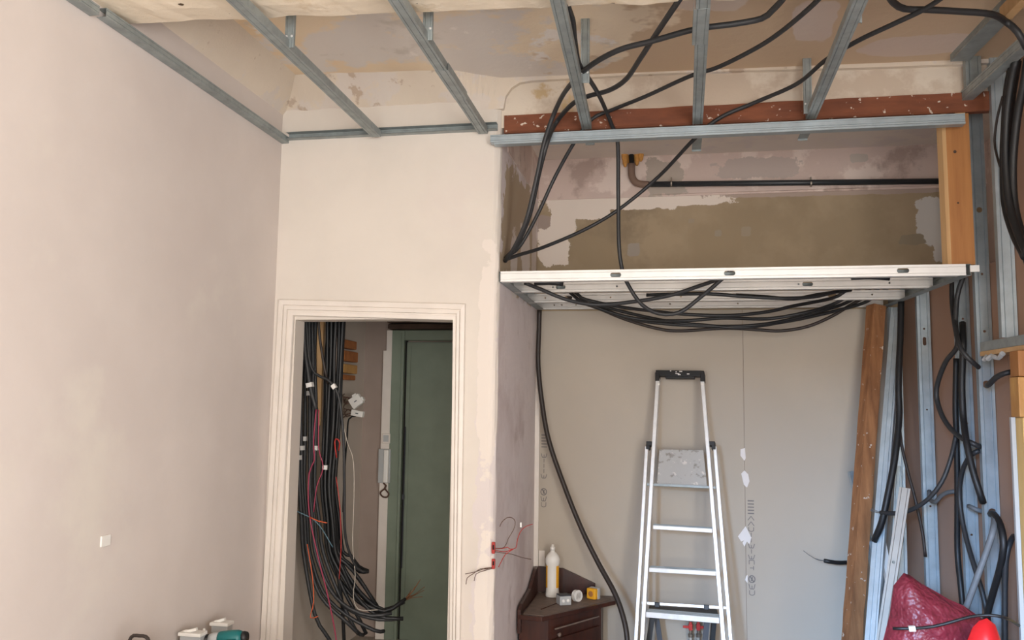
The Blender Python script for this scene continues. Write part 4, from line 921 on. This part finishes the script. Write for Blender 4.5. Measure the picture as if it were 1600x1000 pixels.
# ================================================================== WIRES OUT OF THE COLUMN
for i, (py, h_) in enumerate(((856, .030), (881, .026))):
    q = UY(771, py, YD); t = empty('wire_outlet', (q.x, YD+.004, q.z), ('upper' if i == 0 else 'lower') + ' red conduit mouth with loose wires in the corner column', 'wire outlet')
    f = MB(); f.obox((q.x, YD+.002, q.z), (.009,0,0), (0,.008,0), (0,0,h_)); sl_ = f.build('red_sleeve', M['red_wire'], t, bevel=.004)
    f = MB(); f.obox((q.x+.001, YD-.004, q.z+.004), (.004,0,0), (0,.004,0), (0,0,h_*.4)); f.build('mouth', M['dark'], t)
    W3 = [[((772,857),0),((785,857),-.05),((793,855),-.08),((797,858),-.08),((806,856),-.06),((808,846),-.04),((810,838),-.02),((815,828),.0),((823,822),.03),((832,819),.06)],
          [((772,857),0),((788,855),-.06),((794,842),-.06),((803,826),-.03),((805,815),-.01),((800,809),.0),((792,809),.0),((784,816),-.01),((781,823),-.02)],
          [((772,862),0),((785,864),-.06),((800,866),-.05),((815,871),-.02),((830,874),.02)],
          [((773,860),0),((790,862),-.08),((802,858),-.09),((790,866),-.08),((783,878),-.06),((779,886),-.05)]] if i == 0 else \
         [[((770,886),0),((760,889),-.03),((750,889),-.05),((740,896),-.06),((730,903),-.07),((728,913),-.07)], [((770,887),0),((758,888),-.03),((745,893),-.05),((727,897),-.07)], [((770,888),0),((756,892),-.03),((744,897),-.05),((741,908),-.06)]]
    for j, pl in enumerate(W3):
        f = MB(); f.tube(smooth_path([UY(x, y, YD + dd - (.0 if k else -.002)) for k, ((x, y), dd) in enumerate(pl)], .02), .0021, 5)
        o = f.build('loose_wire', M['red_wire' if (i == 0 and j in (0, 3)) else 'brown_wire'], t); 
    if i == 0:
        q2 = UY(814, 820, YD); f = MB(); f.obox(q2, (.004,0,0), (0,.004,0), (0,0,.012)); f.build('terminal', M['white_plastic'], t)

# ================================================================== PIPE IN THE ALCOVE
yp_ = YB - .05
a, b = Yp(1012, 288, yp_), Yp(1490, 283, yp_)
t = empty('waste_pipe', (a+b)/2, 'dark painted pipe with an elbow running across the alcove top', 'pipe')
f = MB(); f.tube([a, b], .019, 14); f.build('pipe_run', M['pipe'], t, smooth=True)
zc_ = ZA; e1 = Yp(987, 262, yp_)
f = MB(); f.tube(smooth_path([Vector((e1.x, yp_, Yp(987, 256, yp_).z)), Vector((e1.x, yp_, Yp(987, 272, yp_).z)), Yp(990, 281, yp_), Yp(998, 287, yp_), Yp(1013, 288.5, yp_)], .01), .024, 14); f.build('elbow', M['pipe_brown'], t, smooth=True)
f = MB(); f.tube([(e1.x, yp_, Yp(987, 258, yp_).z), (e1.x-.002, yp_, ZA+.01)], .017, 12); f.build('riser', M['dark'], t)
for px in (1049, 1267):
    q = Yp(px, 287, yp_); f = MB(); f.tube([q + Vector((-.005,0,0)), q + Vector((.005,0,0))], .0215, 14); f.obox(q + Vector((0,0,.032)), (.005,0,0), (0,.006,0), (0,0,.012)); f.obox(q + Vector((0,.035,0)), (.004,0,0), (0,.02,0), (0,0,.004)); f.build('pipe_clip', M['brass'], t)
t2 = empty('foam_collar', (e1.x, yp_, ZA), 'ochre foam packing around the pipe elbow at the alcove ceiling', 'foam')
for (dx, w_, h_, dy) in ((-.045, .022, .085, 0), (.035, .02, .075, .01), (.062, .02, .05, 0), (-.02, .018, .05, .03), (.0, .03, .04, .04), (-.055,.014,.05,-.01)):
    f = MB(); f.lathe((e1.x+dx, yp_+dy, ZA-h_), (0,0,1), [(w_*.35,0),(w_*.8,h_*.3),(w_,h_*.8),(w_*1.15,h_+.004)], 9); f.build('foam_lump', M['foam'], t2)

# ================================================================== LEANING LENGTHS IN THE RIGHT CORNER
def lean(a, b):                                    # top a, point b on the way down -> floor
    d = b-a; return a + d*(a.z/-d.z)
a, b = Yp(1369, 478, 5.70), Yp(1331, 1000, 5.44); b = lean(a, b)
t = empty('timber_post', b, 'weathered brown timber post leaning in the right corner of the alcove', 'timber')
f = MB(); d = (a-b).normalized(); wv = Vector((.93,.37,0)); hv = d.cross(wv).normalized(); wv = hv.cross(d).normalized()
NB = 24
cs = [(-1,-1),(-.75,-1.1),(.7,-1),(1,-.7),(1,1),(-1,1)]; vs = []
for i in range(NB+1):
    p = b.lerp(a, i/NB); 
    for k, (u, v) in enumerate(cs):
        j = 1 + .09*noise.noise((i*.7, k*2.0, 0)); vs.append(p + wv*u*.042*j - hv*v*.04*j*(1 if hv.y < 0 else -1)*-1)
n_ = len(cs); f.add(vs, [(i*n_+k, i*n_+(k+1) % n_, (i+1)*n_+(k+1) % n_, (i+1)*n_+k) for i in range(NB) for k in range(n_)] + [tuple(range(n_)), tuple(range(NB*n_, NB*n_+n_))])
f.build('post', M['old_post'], t)
for i in range(3):
    pass
def leaning_profile(label, p0, p1, W, Fl, mat='zinc_blue', rot=0, floor=True, nest=0, name='steel_profile', flip=1, holes=()):
    a, b = Yp(*p0), Yp(*p1)
    if floor: b = lean(a, b)
    t = empty(name, b, label, 'steel profile'); d = (a-b).normalized()
    wd = Vector((math.cos(rot), math.sin(rot), 0)); fd = d.cross(wd).normalized()
    if fd.y < 0: fd = -fd
    wd = fd.cross(d).normalized()
    for k in range(1 + nest):
        o_ = wd*(.009*k) - fd*(.005*k)
        f = MB(); f.profile(b + o_, a + o_ - d*.03*k, wd, fd*flip, W, Fl, .006, groove=.004, slots=[((Yp(hx, hy, p1[2]) - b).dot(d), .016, .016) for hx, hy in holes]); f.build('profile', M[mat], t, solid=.0012)
    return t
leaning_profile('tall bundle of nested galvanised profiles leaning beside the brown post', (1399, 480, 5.62), (1358, 1000, 5.20), .048, .035, 'zinc_blue', -.5, nest=2)
leaning_profile('steel profile standing in the back right corner behind the leaning bundle', (1398, 480, 5.74), (1410, 1000, 5.60), .075, .04, 'zinc_blue', 0)
leaning_profile('cream-grey profile with a dark hole leaning in front of the corner', (1414, 762, 5.05), (1378, 1000, 4.88), .055, .03, 'cream_steel', -.3, holes=[(1390, 874)])
leaning_profile('galvanised offcut whose top shows left of the brown post', (1332, 736, 5.78), (1392, 985, 5.5), .04, .03, 'zinc_blue', .2)
leaning_profile('short shiny offcut leaning between the bundle and the cream profile', (1376, 832, 5.4), (1398, 940, 5.22), .038, .03, 'zinc_bright', .2)
leaning_profile('short grey offcut leaning low behind the bundle of profiles', (1364, 846, 5.5), (1398, 975, 5.32), .05, .03, 'zinc_blue', .2)
leaning_profile('dark galvanised strip standing behind the cream profile', (1404, 728, 5.45), (1392, 1000, 5.3), .035, .03, 'zinc', 0)

# ================================================================== RED SACKS
def sack(label, pix, y, thick, mat, seed, lean_=0.0):
    P3 = [Yp(px, py, y) for px, py in pix]
    # densify outline
    out = []
    for i in range(len(P3)):
        p, q = P3[i], P3[(i+1) % len(P3)]; n_ = max(2, int((q-p).length/.04))
        out += [p.lerp(q, k/n_) for k in range(n_)]
    c = sum(out, Vector())/len(out); f = MB(); NR = 9; n_ = len(out); vs = []
    for side in (-1, 1):
        for r in range(NR):
            t = 1 - r/NR; bul = thick*math.sqrt(max(0, 1-t**2.2))
            for p in out:
                q = c.lerp(p, t); w_ = noise.noise((q.x*6, q.z*6, seed+side))*.05*(1-t**3) + noise.noise((q.x*16, q.z*16+q.x*9, seed))*.03*(1-t**4)
                vs.append((q.x, q.y + side*bul*.55 + (w_ if side < 0 else 0) + lean_*(q.z), q.z))
        vs.append((c.x, c.y + side*thick*.55 + lean_*c.z, c.z))
    blk = NR*n_+1
    fs = []
    for s_ in range(2):
        o_ = s_*blk
        for r in range(NR-1):
            for k in range(n_): fs.append((o_+r*n_+k, o_+r*n_+(k+1) % n_, o_+(r+1)*n_+(k+1) % n_, o_+(r+1)*n_+k))
        for k in range(n_): fs.append((o_+(NR-1)*n_+k, o_+(NR-1)*n_+(k+1) % n_, o_+NR*n_))
    f.add(vs, fs)
    o = f.build('sack', M[mat], None, smooth=True); tag(o, label, 'sack'); return o
fz = lambda px, y: 640 + 1.65*FOC/y
sack('large crumpled maroon sack in the lower right corner against the studs', [(1412, 895), (1422, 899), (1440, 912), (1462, 924), (1482, 936), (1505, 946), (1528, 962), (1546, 975), (1556, 1010), (1560, 1165), (1372, 1165), (1380, 1000), (1390, 960), (1396, 915)], 4.25, .24, 'red_sack', 1)
sack('small bright red sack beside the maroon one under the black conduits', [(1530, 970), (1542, 966), (1555, 976), (1564, 1000), (1568, 1190), (1506, 1190), (1512, 1000), (1520, 980)], 4.02, .16, 'red_bright', 5)

# ================================================================== LOWER LEFT: tools on a low crate
q = UY(300, 1000, 4.0); zt2 = UY(300, 1004, 3.9).z
cr = empty('wooden_crate', (XL+.28, 3.9, 0), 'low wooden crate below the tools by the left wall, under the picture edge', 'crate')
x0, x1, y0, y1 = XL+.01, XL+.62, 3.25, 3.98; zc2 = UY(350, 1005, 3.98).z
for k in range(5):
    f = MB(); f.box((x0, y0+(y1-y0)*k/5+.004, zc2-.02), (x1, y0+(y1-y0)*(k+1)/5-.004, zc2)); f.build('plank', M['pine_pale'], cr)
for (xx, yy) in ((x0, y0), (x1-.04, y0), (x0, y1-.04), (x1-.04, y1-.04)):
    f = MB(); f.box((xx, yy, 0), (xx+.04, yy+.04, zc2-.02)); f.build('leg', M['pine_pale'], cr)
def sockbox(label, cx, ytop, y, w_, h_):
    p = UY(cx, ytop, y); t = empty('switch_box', (p.x, y, zc2), label, 'switch box')
    f = MB(); f.box((p.x-w_, y, zc2), (p.x+w_, y+.05, p.z)); f.build('body', M['grey_plastic'], t, bevel=.003)
    f = MB(); f.box((p.x-w_-.006, y-.008, p.z-.012), (p.x+w_+.004, y+.055, p.z+.003)); f.build('rim', M['white_plastic'], t, bevel=.002)
    f = MB(); f.obox((p.x-w_*.2, y+.02, p.z+.008), (w_*.6,0,.008), (0,.008,0), (-.001,0,.006)); f.build('flap', M['white_plastic'], t)
    return t
sockbox('taller white and grey switch box standing behind the teal drill', 343, 974, 3.86, .042, .1)
sockbox('lower white and grey switch box left of the drill', 297, 990, 3.62, .05, .1)
p = UY(319, 982, 3.74); t = empty('wall_plug', (p.x, 3.74, zc2), 'small white plug standing between the two switch boxes', 'plug')
f = MB(); f.lathe((p.x, 3.74, zc2), (0,0,1), [(.008,0),(.008,p.z-zc2-.01),(.005,p.z-zc2)], 10); f.build('pin', M['white_plastic'], t)
f = MB(); f.lathe((p.x, 3.74, zc2), (0,0,1), [(.014,0),(.014,.02),(.009,.022)], 10); f.build('collar', M['grey_plastic'], t)
p = UY(352, 999, 3.68); t = empty('cordless_drill', (p.x, 3.68, zc2), 'teal and black cordless drill lying at the bottom left', 'drill')
f = MB(); ax = Vector((.96, .1, .10)).normalized(); c = Vector((p.x-.03, 3.68, p.z))
f.lathe(c, ax, [(.030,0),(.034,.01),(.035,.05),(.034,.09),(.026,.11)], 16); bd = f.build('motor_housing', M['teal'], t, smooth=True)
f = MB(); f.lathe(c + ax*.108, ax, [(.026,0),(.027,.01),(.022,.024)], 14); f.build('rear_cap', M['black_deep'], t, smooth=True)
f = MB(); f.lathe(c - ax*.045, ax, [(.024,0),(.03,.02),(.03,.046)], 16); f.build('gear_case', M['grey_plastic'], t, smooth=True)
f = MB(); f.lathe(c - ax*.105, ax, [(.010,0),(.021,.015),(.024,.03),(.024,.06)], 14); f.build('chuck', M['black_deep'], t, smooth=True)
f = MB(); tcase = MB(); tcase.box((p.x-.16, 3.5, zc2), (p.x+.12, 3.74, p.z-.038)); tag(tcase.build('tool_case', M['dark_plastic'], None, bevel=.006), 'flat dark tool case under the teal drill, below the picture edge', 'case')
f.obox(c + ax*.06 + Vector((.02,-.09,-.012)), (.018,.03,0), (.0,.08,0), (0,0,.018)); f.build('grip', M['teal'], t, bevel=.008)
p = UY(218, 993.5, 3.1); t = empty('tool_bag', (p.x, 3.1, 0), 'dark tool bag whose curved handle just shows at the bottom left', 'bag')
zb_ = UY(218, 1020, 3.1).z
f = MB(); f.box((p.x-.11, 3.02, 0), (p.x+.16, 3.18, zb_)); f.build('body', M['dark_plastic'], t, bevel=.02)
f = MB(); f.tube(smooth_path([(p.x-.05, 3.1, zb_-.01), (p.x-.036, 3.1, p.z-.008), (p.x, 3.1, p.z), (p.x+.036, 3.1, p.z-.008), (p.x+.05, 3.1, zb_-.01)], .01), .007, 8); f.build('handle', M['brown_black'], t)
